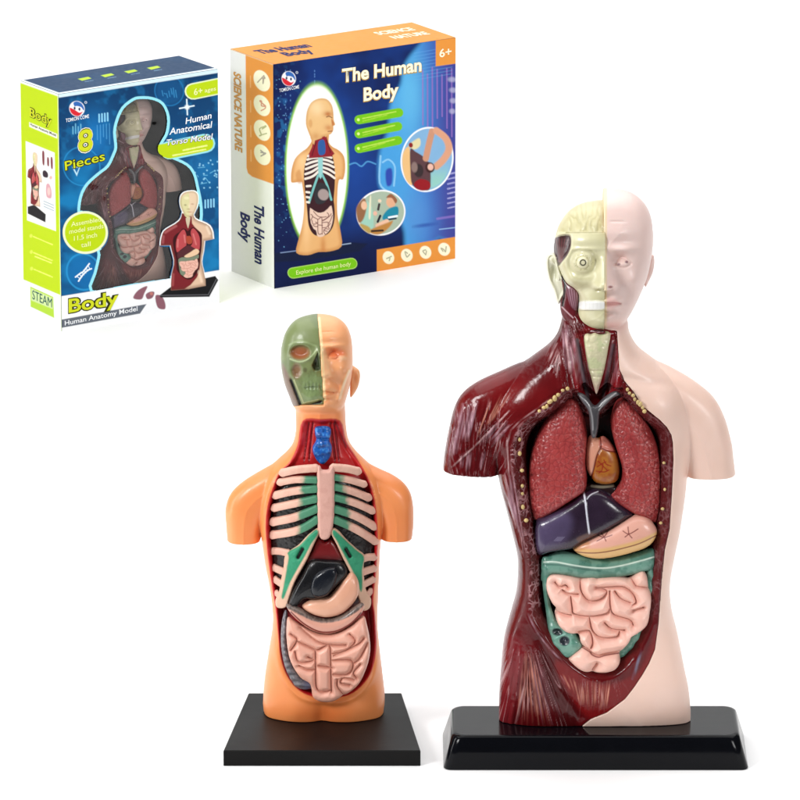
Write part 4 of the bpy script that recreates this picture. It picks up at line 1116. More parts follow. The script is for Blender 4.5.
class Face:
    """one printed side of a carton: origin (top left), along, down; art is traced from the photograph's quad"""
    def __init__(s, root, base, o, ex, ey, quad):
        s.root, s.base, s.o, s.ex, s.ey = root, np.array(base), np.array(o, float), np.array(ex, float), np.array(ey, float)
        s.n = np.cross(s.ey, s.ex); s.n /= np.linalg.norm(s.n)
        s.W, s.H = np.linalg.norm(s.ex), np.linalg.norm(s.ey)
        sq = [(0, 0), (1, 0), (1, 1), (0, 1)]
        s.h = homography(sq, quad); s.hi = homography(quad, sq)
    def loc(s, a, b, lift=0.0):
        a, b = np.asarray(a, float), np.asarray(b, float)
        return s.o-s.base+a[..., None]*s.ex+b[..., None]*s.ey+s.n*lift
    def ab(s, p): return np.array(happly(s.hi, p[0], p[1]))
    def panel(s, name, mat, paint, step=.42, hole=None, lift=.35):
        nx, ny = int(s.W/step/1.25)+2, int(s.H/step/1.25)+2
        a, b = np.meshgrid(np.linspace(0, 1, nx), np.linspace(0, 1, ny), indexing='ij')
        u, v = happly(s.h, a, b)
        V = s.loc(a.ravel(), b.ravel(), lift)
        I = np.arange(nx*ny).reshape(nx, ny)
        Q = np.stack([I[:-1, :-1], I[:-1, 1:], I[1:, 1:], I[1:, :-1]], -1).reshape(-1, 4)
        c = paint(u.ravel(), v.ravel())
        if hole is not None:
            hm = hole(u, v)
            keep = ~(hm[:-1, :-1] | hm[1:, 1:] | hm[:-1, 1:] | hm[1:, :-1])
            Q = Q[keep.reshape(-1)]
            used = np.unique(Q); re = np.full(nx*ny, -1); re[used] = np.arange(len(used))
            V, c, Q = V[used], c[used], re[Q]
        return mesh_obj(name, V, Q, mat, s.root, c, smooth=False)
    def text(s, name, body, p0, p1, h, mat, bold=.012, shear=0.0, down=False, lift=.6, squash=None):
        """lettering printed on this side; baseline p0-p1 and capital height h in the photograph's pixels"""
        cu = bpy.data.curves.new(name, 'FONT'); cu.body = body; cu.size = 1; cu.offset = bold; cu.shear = shear; cu.resolution_u = 3
        to = bpy.data.objects.new('tmp_text', cu); COL.objects.link(to)
        dg = bpy.context.evaluated_depsgraph_get(); dg.update()
        me = bpy.data.meshes.new_from_object(to.evaluated_get(dg))
        bpy.data.objects.remove(to, do_unlink=True)
        co = np.empty(len(me.vertices)*3, np.float32); me.vertices.foreach_get('co', co); co = co.reshape(-1, 3)
        x0, x1 = co[:, 0].min(), co[:, 0].max()
        A, B = s.ab(p0), s.ab(p1)
        PA, PB = s.loc(*A), s.loc(*B)
        d = PB-PA; L = np.linalg.norm(d); d /= L
        up = np.cross(s.n, d)
        hl = h/((223.0 if s.H > 200 else 223.0))
        q = s.ab((p0[0], p0[1]-h)) if not down else s.ab((p0[0]+h, p0[1]+h*.45))
        hl = np.linalg.norm(s.loc(*q)-PA) if not down else abs(np.dot(s.loc(*q)-PA, up))
        if abs(s.n[2]) > .9: hl = h*1.25/.28
        P = PA+np.outer((co[:, 0]-x0)/(x1-x0)*L, d)+np.outer(co[:, 1]/.70*hl, up)+s.n*lift
        me.vertices.foreach_set('co', (P*S).astype(np.float32).ravel()); me.update()
        me.materials.clear(); me.materials.append(mat)
        o = bpy.data.objects.new(name, me); COL.objects.link(o); o.parent = s.root
        return o

def carton(name, label, near_bot, near_top, u_right, u_left, yaw, base_cat='box'):
    G0 = unproj(*near_bot, Z=0); top = unproj(*near_top, Y=G0[1])
    th = math.radians(yaw); f = np.array([math.cos(th), math.sin(th), 0]); l = np.array([-math.sin(th), math.cos(th), 0])
    def solve(dr, target):
        lo, hi = 1.0, 900.0
        for _ in range(50):
            m = .5*(lo+hi); P = G0+dr*m+np.array([0, 0, top[2]*.5])
            u = proj(*P)[0]
            if (u < target) == (target > near_bot[0]): lo = m
            else: hi = m
        return lo
    w, t, H = solve(f, u_right), solve(l, u_left), top[2]
    root = thing(name, G0, label, base_cat)
    return root, G0, f*w, l*t, np.array([0, 0, H])

M_PRINT = plastic('printed_card', rough=.42, coat=.0, spec=.1, var=.012, nscale=300, bump=.01, bscale=900)
M_CARD = plastic('card_inside', color=lin(34, 28, 30), rough=.7, var=.1, nscale=80)
M_CARDW = plastic('white_card', color=lin(232, 232, 234), rough=.55, var=.02, nscale=80)
def ink(name, *c): return plastic(name, color=lin(*c), rough=.45, var=.02, nscale=200, spec=.1)
I_WHITE, I_LIME, I_DKOL, I_NAVY, I_ORANGE = ink('white_ink', 246, 248, 250), ink('lime_ink', 206, 214, 36), ink('dark_olive_ink', 52, 54, 14), ink('navy_ink', 22, 34, 96), ink('orange_ink', 206, 150, 84)
I_TEAL, I_PALE, I_GREY, I_CREAM = ink('teal_ink', 28, 92, 84), ink('pale_lime_ink', 240, 246, 168), ink('dark_grey_ink', 60, 62, 60), ink('cream_ink', 252, 246, 216)

def shell(root, fx, lx, hz, mat, back=True):
    """the folded card body behind the printed sides (open where the front panel sits)"""
    o = np.zeros(3)
    c = [o, fx, fx+lx, lx]; i = .0
    V = [p for p in c]+[p+hz for p in c]
    F = [(0, 3, 2, 1), (4, 5, 6, 7), (1, 2, 6, 5), (2, 3, 7, 6), (3, 0, 4, 7)]
    return raw_obj('carton_body', V, F, mat, root)

# ---- printed figures -------------------------------------------------------------------------
def affine(cx, cy, x0, y0, sx, sy, shear=0.0):
    return lambda pts: [(x0+(x-cx)*sx, y0+(y-cy)*sy+shear*(x-cx)*sx) for x, y in pts]
SIL = [(564, 306), (561, 322), (556, 335), (547, 346), (526, 360), (500, 371), (478, 381), (463, 392), (455, 406), (449, 428), (445, 450), (444.5, 469), (499, 476), (504, 501), (512.5, 534), (517.5, 559), (516.6, 588), (510.4, 612),
       (504, 637), (501, 666), (499, 695), (499, 728), (594, 734), (690, 728), (689, 691), (684, 666), (677.5, 633), (671, 608), (669, 584), (673, 559), (679.6, 530), (686, 476), (733, 472), (730, 436), (724, 416), (714, 398), (698, 384),
       (678, 372), (654, 360), (638, 348), (629, 332), (626, 306)]
MUSC_HALF = SIL[:23]+[(575, 730), (607, 713), (642, 676), (655, 650), (658, 625), (665, 545), (672, 495), (673, 443), (660, 420), (633, 391), (619, 369), (617, 331), (604, 322)]
def fig_big(p, T, head=True, dim=1.0, stand=True):
    if stand:
        p.poly(T([(470, 700), (735, 690), (770, 770), (440, 790)]), lin(26, 26, 28), .5, False)
    p.poly(T(SIL), lin(224*dim, 190*dim, 160*dim), .5, False)
    p.poly(T(MUSC_HALF), lin(122, 34, 40), .5, False)
    P = np.array(T(SIL)); i = p._near(P, 2)
    if len(i):
        e = -sdpoly(p.u[i], p.v[i], P); k = (P[:, 0].max()-P[:, 0].min())/289.0
        p._mix(i, ss(.4, -.4, -e)*ss(22*k, 0, e)*.5, np.array(lin(96, 50, 40)))
    for q, cc in (([(470, 400), (500, 385), (530, 372)], lin(196, 110, 110)), ([(460, 420), (456, 455)], lin(180, 100, 104)), ([(512, 640), (508, 700)], lin(186, 90, 90)), ([(700, 400), (716, 440)], lin(252, 232, 208)), ([(650, 640), (668, 700)], lin(250, 226, 200))):
        p.line(T(q), cc, 9*k, 8*k, .55)
    p.poly(T([tuple(q) for q in CAV[::4]]), lin(58, 16, 20), .5)
    for q in (LUNG_L, LUNG_R): p.poly(T(q), lin(186, 74, 78), .4, False)
    p.poly(T(HEART), lin(170, 70, 50), .4, False); p.poly(T(LIVER), lin(84, 40, 46), .4, False); p.poly(T(STOM), lin(232, 196, 160), .4, False)
    p.poly(T(TCOL), lin(122, 134, 112), .4, False); p.poly(T(ACOL), lin(122, 134, 112), .4, False); p.poly(T(GUT), lin(232, 182, 164), .4, False)
    p.poly(T(LARYNX), lin(206, 190, 160), .3, False)
    for q in ([(540, 450), (538, 490)], [(575, 430), (580, 470)], [(625, 430), (640, 490)]): p.line(T(q), lin(226, 140, 136), 5*k, 5*k, .6)
    for q in GCRE: p.line(T([tuple(x) for x in q[::4]]), lin(190, 120, 106), 2.0*k, 1.2*k, .7)
    p.line(T([(550, 512), (583, 492)]), lin(30, 10, 12), 2.5*k, 1.5*k, .7)
    p.poly(T(HEADSKIN), lin(230, 204, 172), .5); p.poly(T([(604, 202), (588, 203), (570, 212), (556, 232), (556, 262), (572, 292), (580, 322), (604, 328)]), lin(218, 212, 160), .5)
    P = np.array(T([tuple(x) for x in curve(HEADSKIN)])); i = p._near(P, 1); e = -sdpoly(p.u[i], p.v[i], P)
    p._mix(i, ss(.4, -.4, -e)*ss(14*k, 0, e)*.45, np.array(lin(150, 120, 80)))
    for x, y, rx, ry, cc in ((583, 262, 7, 5, lin(150, 140, 96)), (622, 262, 8, 4, lin(190, 150, 122)), (600, 287, 8, 3, lin(170, 140, 108)), (606, 304, 13, 3, lin(186, 128, 108)), (604, 270, 3, 10, lin(244, 228, 196)), (590, 224, 14, 8, lin(236, 230, 190))):
        p.ell(*T([(x, y)])[0], rx*k, ry*k, cc, soft=3*k, a=.7)
    return p
def fig_small(p, T):
    F = [(313.5, 134), (313.7, 139), (309, 146), (303, 150.5), (296.5, 157.5), (293, 168), (292.2, 178.5), (294, 181), (302.5, 179.6), (304, 183), (305.8, 198), (305.2, 212), (303.4, 224), (300, 237), (297.5, 250.5), (309, 252), (320, 248), (332, 246.4), (343.6, 240.5), (342.4, 225), (339.6, 210), (339.4, 194), (341, 176), (345.5, 174.5), (347.6, 164), (346.4, 152.5), (341, 146.5), (335, 143.6), (331, 139), (330, 130)]
    P = curve(F, n=3); p.poly(P, lin(232, 178, 116), .6, False)
    ms = ss(.6, -.6, sdpoly(p.u, p.v, P)); e = -sdpoly(p.u, p.v, P)
    p.mask(ms*ss(4.5, 0, e)*.8, lin(206, 140, 78)); p.mask(ms*G(p.u, p.v, 304, 160, 6, 9), lin(248, 206, 150), .8); p.mask(ms*G(p.u, p.v, 308, 222, 4, 22), lin(246, 202, 146), .7); p.mask(ms*G(p.u, p.v, 325, 243, 3, 12), lin(204, 128, 66), .7)
    p.poly([(297, 172), (301.5, 168), (303.5, 180), (299, 180.5)], lin(210, 146, 88), 1.5, a=.7)
    p.poly(T([tuple(q) for q in CAV2[::4]]), lin(60, 30, 36), .5)
    p.poly(T([(303, 421), (340, 421), (352, 452), (362, 470), (282, 470), (296, 448)]), lin(150, 36, 48), .5, False); p.poly(T([(314, 425), (331, 425), (331, 462), (313, 462)]), lin(44, 96, 160), .4, False)
    for pts, r, x0 in RL+RR: p.line(T(pts), lin(236, 226, 214), 2.1, .4)
    p.poly(T([(317, 466), (335, 466), (334, 530), (326, 540), (318, 530)]), lin(150, 206, 204), .5, False)
    p.line(T([(317, 530), (300, 565), (284, 602)]), lin(120, 190, 186), 2.0, .5); p.line(T([(333, 530), (350, 560), (364, 600)]), lin(120, 190, 186), 2.0, .5)
    p.poly(T([(303, 575), (318, 550), (345, 558), (356, 580), (340, 606), (310, 606)]), lin(50, 50, 54), .5); p.ell(*T([(336, 584)])[0], 5.5, 5.5, lin(168, 150, 146), soft=.8)
    for q in ([(276, 556), (290, 556)], [(275, 572), (286, 574)], [(276, 586), (285, 588)], [(277, 600), (284, 601)]): p.line(T(q), lin(236, 226, 214), 2.0, .4)
    p.poly(T(GUT2), lin(232, 200, 180), .5, False)
    for q in GCRE2: p.line(T([tuple(k) for k in q[::4]]), lin(120, 76, 70), .8, .3, .8)
    H = [(313.6, 137), (310.5, 130), (308, 122), (309, 110), (313.5, 101), (321, 96.8), (329, 97), (334.2, 102.5), (335.8, 110), (336.2, 117), (337.6, 121.5), (335.8, 123), (335.6, 127), (333, 131), (327.5, 133), (324, 135), (326, 142), (316, 142)]
    P = curve(H, n=3); p.poly(P, lin(234, 190, 130), .5, False); e = -sdpoly(p.u, p.v, P); ms = ss(.6, -.6, -e)
    p.mask(ms*ss(3, 0, e)*.7, lin(206, 150, 92)); p.mask(ms*G(p.u, p.v, 319, 106, 7, 7), lin(250, 220, 172), .7); p.mask(ms*G(p.u, p.v, 330.5, 111.5, 4, 2.6), lin(190, 112, 60), .9); p.mask(ms*G(p.u, p.v, 331, 125, 4, 3), lin(206, 134, 78), .8); p.mask(ms*G(p.u, p.v, 318, 134, 5, 4), lin(206, 144, 86), .7)
    p.poly([(317, 138), (329, 133.6), (331, 142), (337, 150), (334, 153), (311, 156), (311, 152), (315.6, 146)], lin(142, 34, 46), .6, False); p.poly([(320.5, 139.5), (326.5, 137.5), (327.5, 150), (321, 151.5)], lin(48, 92, 158), .5); p.line([(318, 140), (314, 153)], lin(96, 20, 34), .8, .4); p.line([(329, 137), (333, 149)], lin(96, 20, 34), .8, .4)
    p.ell(312.5, 121.5, 2.0, 4.0, lin(220, 166, 106), soft=.8); p.line([(329, 114.5), (331.5, 113.6), (334.5, 115)], lin(120, 70, 40), .8, .4, .8); p.line([(330.5, 128.6), (334.6, 128)], lin(150, 80, 50), .9, .4, .8); p.poly([(334, 116), (337, 121), (334.6, 122.4)], lin(196, 124, 70), .7)
    return p
def capsule(a, b, r, n=7):
    a, b = np.array(a, float), np.array(b, float); d = (b-a)/np.hypot(*(b-a)); an = math.atan2(d[1], d[0]); out = []
    for c, s0 in ((b, -90), (a, 90)):
        for k in range(n+1):
            t = an+math.radians(s0+180*k/n); out.append((c[0]+r*math.cos(t), c[1]+r*math.sin(t)))
    return out
def dashes(p, a, b, col, n, w, seed, al=.8):
    r = np.random.default_rng(seed); a, b = np.array(a, float), np.array(b, float); t = 0
    L = np.hypot(*(b-a)); q = 0
    while q < L:
        ln = r.uniform(.8, 2.2); e = min(q+ln, L)
        p.line([tuple(a+(b-a)*q/L), tuple(a+(b-a)*e/L)], col, w*r.uniform(.7, 1.2), .3, al); q = e+r.uniform(.5, 1.1)
def emblem(p, x, y, r):
    p.ell(x, y, r, r, lin(244, 244, 248), soft=.5)
    p.poly([(x-r*.92, y-.1*r), (x-r*.3, y+.15*r), (x+r*.3, y+.5*r), (x+r*.75, y+.35*r), (x+r*.3, y+r*.9), (x-r*.3, y+r*.9), (x-r*.8, y+r*.5)], lin(214, 40, 52), .5)
    p.poly([(x-r*.45, y-r*.75), (x, y-r*.95), (x+r*.6, y-r*.7), (x+r*.92, y-r*.1), (x+r*.85, y+r*.2), (x+r*.55, y-r*.2), (x, y-r*.35), (x-r*.3, y-r*.3)], lin(52, 104, 178), .5)
    p.ell(x-.3*r, y-.05*r, r*.13, r*.2, lin(20, 30, 70), soft=.4); p.ell(x+.32*r, y+.05*r, r*.13, r*.2, lin(20, 30, 70), soft=.4)
    p.ell(x+r*1.15, y-r*.85, 1.0, 1.0, lin(220, 230, 240), ring=.5, soft=.3)

# ---- carton with the window -------------------------------------------------------------------
b1, G1, fx1, lx1, hz1 = carton('toy_box', 'blue and lime box at far left with a clear torso-shaped front window', (61.8, 331.5), (62.5, 94.3), 218.5, 22.4, 35)
B1F = Face(b1, G1, G1+hz1, fx1, -hz1, [(62.5, 94.3), (218.5, 65.5), (218, 297), (61.6, 331.5)])
B1L = Face(b1, G1, G1+lx1+hz1, -lx1, -hz1, [(22.4, 76.7), (62.5, 94.3), (61.6, 331.5), (22.2, 311)])
B1T = Face(b1, G1, G1+lx1+hz1, fx1, -lx1, [(22.4, 76.7), (178.4, 48), (218.5, 65.5), (62.5, 94.3)])
WIN = curve([(143, 97), (136, 99), (126.5, 107), (121, 118.6), (118.5, 130), (119.5, 145), (117, 153), (111, 165), (101, 173.5), (90, 184), (84, 196), (82, 212), (86, 225), (96, 240), (101, 250), (100.5, 258), (97, 272), (93, 288.5),
             (120, 283), (150, 277), (181, 270.5), (186, 255), (193, 235), (199, 215), (199, 198), (196, 182), (193, 170), (186.5, 161.5), (171, 154.5), (161, 151), (159, 144), (163, 136), (167, 128), (168.3, 114), (163.4, 102), (154, 97.5)], n=3)
T_MINI = affine(600, 190, 188.5, 187, .178, .178, -.17)
MINI = np.array(T_MINI(SIL)); MINIH = curve(T_MINI(HEADSKIN)); MINIS = np.array([(159, 291.5), (172, 281), (214, 270), (217, 274), (208, 291), (160, 293.5)])
def hole1(u, v):
    sh = u.shape; u, v = u.ravel(), v.ravel(); res = np.zeros(len(u), bool)
    i = np.nonzero((u > 78) & (u < 203) & (v > 92) & (v < 292))[0]
    a, b = u[i], v[i]
    d = np.maximum(sdpoly(a, b, WIN), -(np.minimum(np.minimum(sdpoly(a, b, MINI), sdpoly(a, b, MINIH)), sdpoly(a, b, MINIS))-1.6))
    e = np.sqrt(((a-86.5)/23.6)**2+((b-231)/22.2)**2)
    d = np.maximum(d, (1-e)*20); d = np.maximum(d, sdpoly(a, b, capsule((170, 147), (206, 138.5), 8.2))*-1+.6)
    d = np.maximum(d, b-(295.6-(a-61)*.2036))
    res[i] = d < 0
    return res.reshape(sh)
CY = lin(150, 226, 240)
def b1_front(u, v):
    p = Paint(u, v, lin(10, 72, 122))
    p.mask(ss(200, 70, v+.18*u)*.9, lin(8, 48, 88)); p.mask(ss(.45, .75, fbm(u*.035, v*.035))*ss(110, 170, v), lin(20, 124, 182), .9); p.mask(ss(.5, .8, fbm(u*.12+9, v*.1)), lin(28, 130, 190), .35)
    p.mask(G(u, v, 98, 135, 16, 26), lin(24, 120, 190), .8); p.mask(G(u, v, 205, 165, 16, 20), lin(30, 124, 186), .6)
    for x0, y0, n in ((102, 113, 4), (205, 195, 4)):
        for k in range(n): p.line([(x0+k*2.8, y0-k*.5), (x0+k*2.8, y0+7.5-k*.5)], lin(140, 206, 236), 1.3, .4)
    for k in range(5): p.line([(100+k*3, 124-k*.5), (100+k*3, 138+4*math.sin(k*2))], lin(80, 160, 214), .8, .5, .6)
    for k in range(4): p.line([(76+k*2.6, 133-k*.5), (76+k*2.6, 126-3*math.sin(k*1.7)**2)], lin(120, 196, 226), 1.0, .4, .7)
    p.ell(171, 88, 14, 14.5, lin(30, 124, 186), ring=1.2, a=.7); p.ell(171, 88, 13, 13.5, lin(20, 92, 150), soft=3, a=.5)
    for k in range(7): p.line([(164+k*2.2, 88+3*math.sin(k)), (165+k*2.2, 93-2*math.sin(2*k))], lin(60, 150, 206), .8, .4, .6)
    p.ell(84, 165, 18, 19, lin(36, 140, 200), ring=1.3, a=.7); p.poly([(74.5, 166), (83, 164), (79, 175)], lin(186, 226, 240), .5, False); p.poly([(76.5, 167.2), (81.5, 166), (79, 172)], lin(18, 100, 160), .4, False)
    p.ell(84, 270.5, 16.5, 18, lin(40, 150, 210), ring=1.8, a=.8); p.ell(84, 270.5, 15, 16, lin(16, 104, 168), soft=3, a=.8)
    p.line([(76, 276), (81, 272), (84, 270), (90, 262)], lin(236, 244, 250), 1.2, .4); p.line([(79, 280), (83, 274), (88, 269), (92, 267)], lin(236, 244, 250), 1.2, .4)
    for k in range(6): p.line([(77+k*2.4, 275-k*2.1), (80.5+k*2, 277.5-k*2)], lin(230, 240, 248), .6, .3, .9)
    p.line([(181, 105), (195, 102)], lin(220, 238, 246), 1.1, .5); p.line([(188, 96), (188.5, 111)], lin(220, 238, 246), 1.1, .5); p.ell(188.2, 103.6, 2.2, 2.2, lin(236, 246, 250), soft=1.2)
    r = np.random.default_rng(4)
    for k in range(26):
        x, y = 196+r.uniform(-6, 22), 168+r.uniform(-14, 16); p.ell(x, y, .8, .8, lin(150, 214, 240), soft=.5, a=.8)
    for k in range(9):
        x, y = 194+r.uniform(-4, 18), 166+r.uniform(-12, 14); p.line([(x, y), (x+r.uniform(-7, 7), y+r.uniform(-6, 6))], lin(110, 190, 226), .6, .4, .7)
    p.mask(ss(.6, -.6, sdpoly(u, v, [(55, 297.2), (225, 262.6), (225, 340), (55, 340)])), lin(244, 245, 246))
    wv = v-(297.2-(u-55)*.2036)
    dw = sdpoly(u, v, WIN); p.mask(ss(2.9, 2.3, np.abs(dw-.4))*ss(.5, -.5, wv), CY)
    # pill and round seal
    p.poly(capsule((194, 88), (222, 81.5), 8.0), lin(232, 244, 200), .4, False); p.poly(capsule((194.3, 88), (222, 81.6), 6.9), lin(188, 214, 20), .4, False)
    p.poly(capsule((170, 147), (206, 138.5), 9.3), CY, .4, False); p.poly(capsule((170, 147), (206, 138.5), 7.8), lin(188, 212, 20), .5, False); p.poly([(158, 141.5), (172, 139), (172, 154.6), (160, 153)], lin(188, 212, 20), .8, False)
    for k, (x0, y0, x1, y1) in enumerate(((184, 146.2, 207, 140.8), (174, 151.6, 206, 144.6))): dashes(p, (x0, y0), (x1, y1), lin(240, 246, 150), 8, 1.5, 20+k, .8)
    p.ell(86.5, 231, 22.6, 21.2, lin(240, 246, 200), ang=-.35, soft=.4); p.ell(86.5, 231, 20.4, 19.0, lin(186, 212, 14), ang=-.35, soft=.4)
    emblem(p, 80.3, 108, 7.6)
    # strip along the foot and loose pieces
    p.poly([(61, 319.5), (146, 300.6), (139.5, 310.4), (61, 327.8)], lin(98, 104, 114), .5, False)
    for q in ([(133, 295), (138, 287), (147, 282.5), (144, 290), (141, 296)], [(155, 292), (161, 292), (164.5, 299), (164, 305), (157, 303.5)], [(145.5, 291), (150, 288), (154, 288.5), (152, 294), (147, 295.5)]):
        p.poly(q, lin(140, 92, 104), .6)
    p.ell(151, 290, 1.6, 1.6, lin(190, 120, 110)); p.line([(60, 96), (219, 67)], lin(214, 236, 244), 3.6, .8, smooth=False)
    p.poly(MINI+(MINI-MINI.mean(0))*.045, lin(250, 250, 244), .6, False); p.poly(MINIH+(MINIH-MINIH.mean(0))*.09, lin(250, 250, 240), .6, False)
    p.poly(MINIS, lin(22, 22, 24), .5, False); p.line([(160, 291.5), (207, 289), (215, 273.5)], lin(84, 84, 88), .9, .4, smooth=False)
    fig_big(p, T_MINI, stand=False)
    return p.c
B1F.panel('front_panel', M_PRINT, b1_front, hole=hole1)
def b1_left(u, v):
    p = Paint(u, v, lin(188, 214, 10))
    p.poly([(20, 273.5), (64, 296.8), (64, 340), (20, 320)], lin(240, 241, 242), .5, False)
    p.poly([(27, 137.5), (57.5, 152.5), (57.5, 231), (27, 216.5)], lin(244, 244, 242), .5, False)
    T = affine(600, 190, 36.5, 150, .052, .098, .45)
    p.poly([(28, 203), (35, 202), (47, 213), (46.5, 221), (28, 210)], lin(30, 26, 30), .5, False)
    fig_big(p, T, stand=False)
    for q in ([(44.3, 150), (46.5, 151), (46.4, 163), (44.5, 162)], [(49.5, 156.5), (51.3, 157.5), (51.3, 165), (49.5, 164)], [(53.2, 157), (55.2, 158), (55.2, 168), (53.4, 167)]): p.poly(q, lin(126, 56, 64), .5)
    p.poly([(44.5, 170), (47, 169), (50, 172.5), (49.5, 176.5), (45, 175)], lin(52, 34, 46), .5); p.ell(53, 177, 1.5, 1.8, lin(226, 176, 170)); p.poly([(48, 184), (51, 183), (53.5, 190), (53, 197.5), (48, 195)], lin(214, 160, 168), .6); p.ell(50.6, 190.5, 1.6, 4, lin(236, 196, 190))
    for k in range(3): p.line([(45, 199.5+k*2.6), (55.5, 205+k*2.7)], lin(110, 140, 160), .6, .4, .8)
    p.poly([(31, 119), (60.5, 134), (60.5, 138.6), (31, 123.6)], lin(244, 246, 226), .5, False)
    for k, y in enumerate((233.5, 249.5, 266)):
        dashes(p, (33.5, y), (53.5, y+10.5), lin(232, 242, 110), 10, 1.1, 40+k, .8); p.ell(31, y-1, 1.6, 1.8, lin(226, 238, 96), a=.7)
    dashes(p, (35, 253.5), (52, 262), lin(236, 244, 120), 10, 1.1, 47, .8)
    p.poly([(29.3, 282.5), (53.5, 296), (54, 317), (29.3, 302.5)], lin(178, 214, 60), .5, False); p.poly([(30.3, 284.5), (52.6, 297), (52.8, 308), (30.3, 296.5)], lin(206, 226, 160), .6, False)
    p.line([(62.2, 94), (61.4, 332)], lin(224, 240, 200), 1.0, .5, .8); p.line([(22, 77), (63, 95)], lin(240, 248, 236), 2.6, .8, smooth=False)
    return p.c
B1L.panel('side_panel', M_PRINT, b1_left)
def b1_top(u, v):
    p = Paint(u, v, lin(4, 54, 92)).mask(ss(.4, .7, fbm(u*.05, v*.1)), lin(8, 64, 104), .6)
    for x, y in ((86, 75.5), (108.5, 71.5), (131.5, 67), (154, 62.8)):
        p.poly([(x-6.5, y+.2), (x+3.5, y-2.2), (x+7, y-.2), (x-2, y+2.6)], lin(184, 220, 40), .5, False); dashes(p, (x+1, y+4), (x+9, y+2.4), lin(120, 160, 190), 4, .7, int(x), .7)
    p.line([(22.4, 76.7), (62.5, 94.3), (218.5, 65.5)], lin(226, 240, 246), 3.0, .6, smooth=False)
    return p.c
B1T.panel('top_panel', M_PRINT, b1_top)
shell(b1, fx1, lx1, hz1, M_CARD)
raw_obj('side_panel', [fx1+np.array(q)*.35+p for p in (0*hz1,) for q in ((.5, 0, 0),)]+[fx1+lx1*.998+np.array([.2, 0, 0]), fx1+lx1*.998+hz1+np.array([.2, 0, 0]), fx1+hz1+np.array([.2, 0, 0])], [(0, 1, 2, 3)], ink('lime_card', 188, 214, 10), b1)
for body, a, b, h, bd in (('8', (80.5, 150.5), (95, 148), 21, .02), ('Pieces', (67.5, 169.5), (107, 158), 9, .01), ('Body', (68.5, 312), (118, 301.5), 13.5, .02)):
    B1F.text('outline_lettering', body, (a[0]-.5, a[1]+.2), (b[0]+.5, b[1]), h, I_CREAM if body == '8' else I_DKOL, bold=bd+.055, lift=.55)
    B1F.text('title_lettering' if body != 'Pieces' else 'pieces_lettering', body, a, b, h, I_LIME, bold=bd, lift=.85)
B1F.text('outline_lettering', '8', (80.5, 150.5), (95, 148), 21, I_DKOL, bold=.045, lift=.7)
B1F.text('brand_lettering', 'TOMION COME', (69, 121.8), (92, 116.6), 3.6, I_WHITE, bold=.01)
B1F.text('subtitle_lettering', 'Human', (186.5, 120.2), (212, 113.6), 6, I_WHITE, bold=.012, shear=.15)
B1F.text('subtitle_lettering', 'Anatomical', (170.5, 131.2), (212.6, 122.8), 6.4, I_WHITE, bold=.012, shear=.15)
B1F.text('outline_lettering', 'Torso Model', (167.5, 141.8), (212.8, 134.2), 5.8, I_NAVY, bold=.05, shear=.15, lift=.5)
B1F.text('subtitle_lettering', 'Torso Model', (167.5, 141.8), (212.8, 134.2), 5.8, I_WHITE, bold=.01, shear=.15, lift=.8)
B1F.text('age_lettering', '6+', (195, 91.6), (203.4, 89.6), 6.2, I_PALE, bold=.02); B1F.text('age_lettering', 'ages', (205.5, 88.6), (216.5, 86.2), 4, I_PALE)
for body, a, b in (('Assembled', (72.5, 225.5), (102, 219.2)), ('model stands', (70.5, 232.8), (104.5, 225.8)), ('11.5 inch', (75, 239.6), (98, 234.8)), ('tall', (82, 246), (91.5, 244))):
    B1F.text('seal_lettering', body, a, b, 4.6, I_PALE, bold=.008)
B1F.text('strip_lettering', 'Human Anatomy Model', (64.5, 325.2), (137, 307.6), 4.8, I_WHITE, bold=.01)
B1L.text('outline_lettering', 'Body', (32, 113.2), (55.2, 125.4), 9, I_DKOL, bold=.06, lift=.5); B1L.text('title_lettering', 'Body', (32, 113.2), (55.2, 125.4), 9, I_LIME, bold=.01, lift=.8)
B1L.text('strip_lettering', 'Human Anatomy Model', (32.2, 122.4), (59.4, 136.4), 2.6, I_GREY, bold=.01)
B1L.text('steam_lettering', 'STEAM', (31.4, 295), (52, 306.4), 9.0, I_TEAL, bold=.0)

# clear film over the window: a real transparent sheet, slightly wavy
mf = bpy.data.materials.new('clear_film'); mf.use_nodes = True; nt = mf.node_tree
for q in list(nt.nodes):
    if q.type == 'BSDF_PRINCIPLED': nt.nodes.remove(q)
tr = nt.nodes.new('ShaderNodeBsdfTransparent'); gl = nt.nodes.new('ShaderNodeBsdfGlossy'); mxs = nt.nodes.new('ShaderNodeMixShader'); fr = nt.nodes.new('ShaderNodeFresnel'); fr.inputs['IOR'].default_value = 1.5
tr.inputs[0].default_value = (.72, .70, .70, 1); gl.inputs['Roughness'].default_value = .06
nzf = nt.nodes.new('ShaderNodeTexNoise'); nzf.inputs['Scale'].default_value = 42; nzf.inputs['Detail'].default_value = 2; tcf = nt.nodes.new('ShaderNodeTexCoord'); bpf = nt.nodes.new('ShaderNodeBump'); bpf.inputs['Strength'].default_value = .9; bpf.inputs['Distance'].default_value = .0045
nt.links.new(tcf.outputs['Object'], nzf.inputs['Vector']); nt.links.new(nzf.outputs['Fac'], bpf.inputs['Height']); nt.links.new(bpf.outputs[0], gl.inputs['Normal']); pass
mxs.inputs[0].default_value = .06; nt.links.new(tr.outputs[0], mxs.inputs[1]); nt.links.new(gl.outputs[0], mxs.inputs[2]); nt.links.new(mxs.outputs[0], nt.nodes['Material Output'].inputs[0])
B1F.panel('window_film', mf, lambda u, v: np.ones((len(u), 3)), step=1.2, hole=lambda u, v: sdpoly(u, v, WIN) > 1.2, lift=-.9)

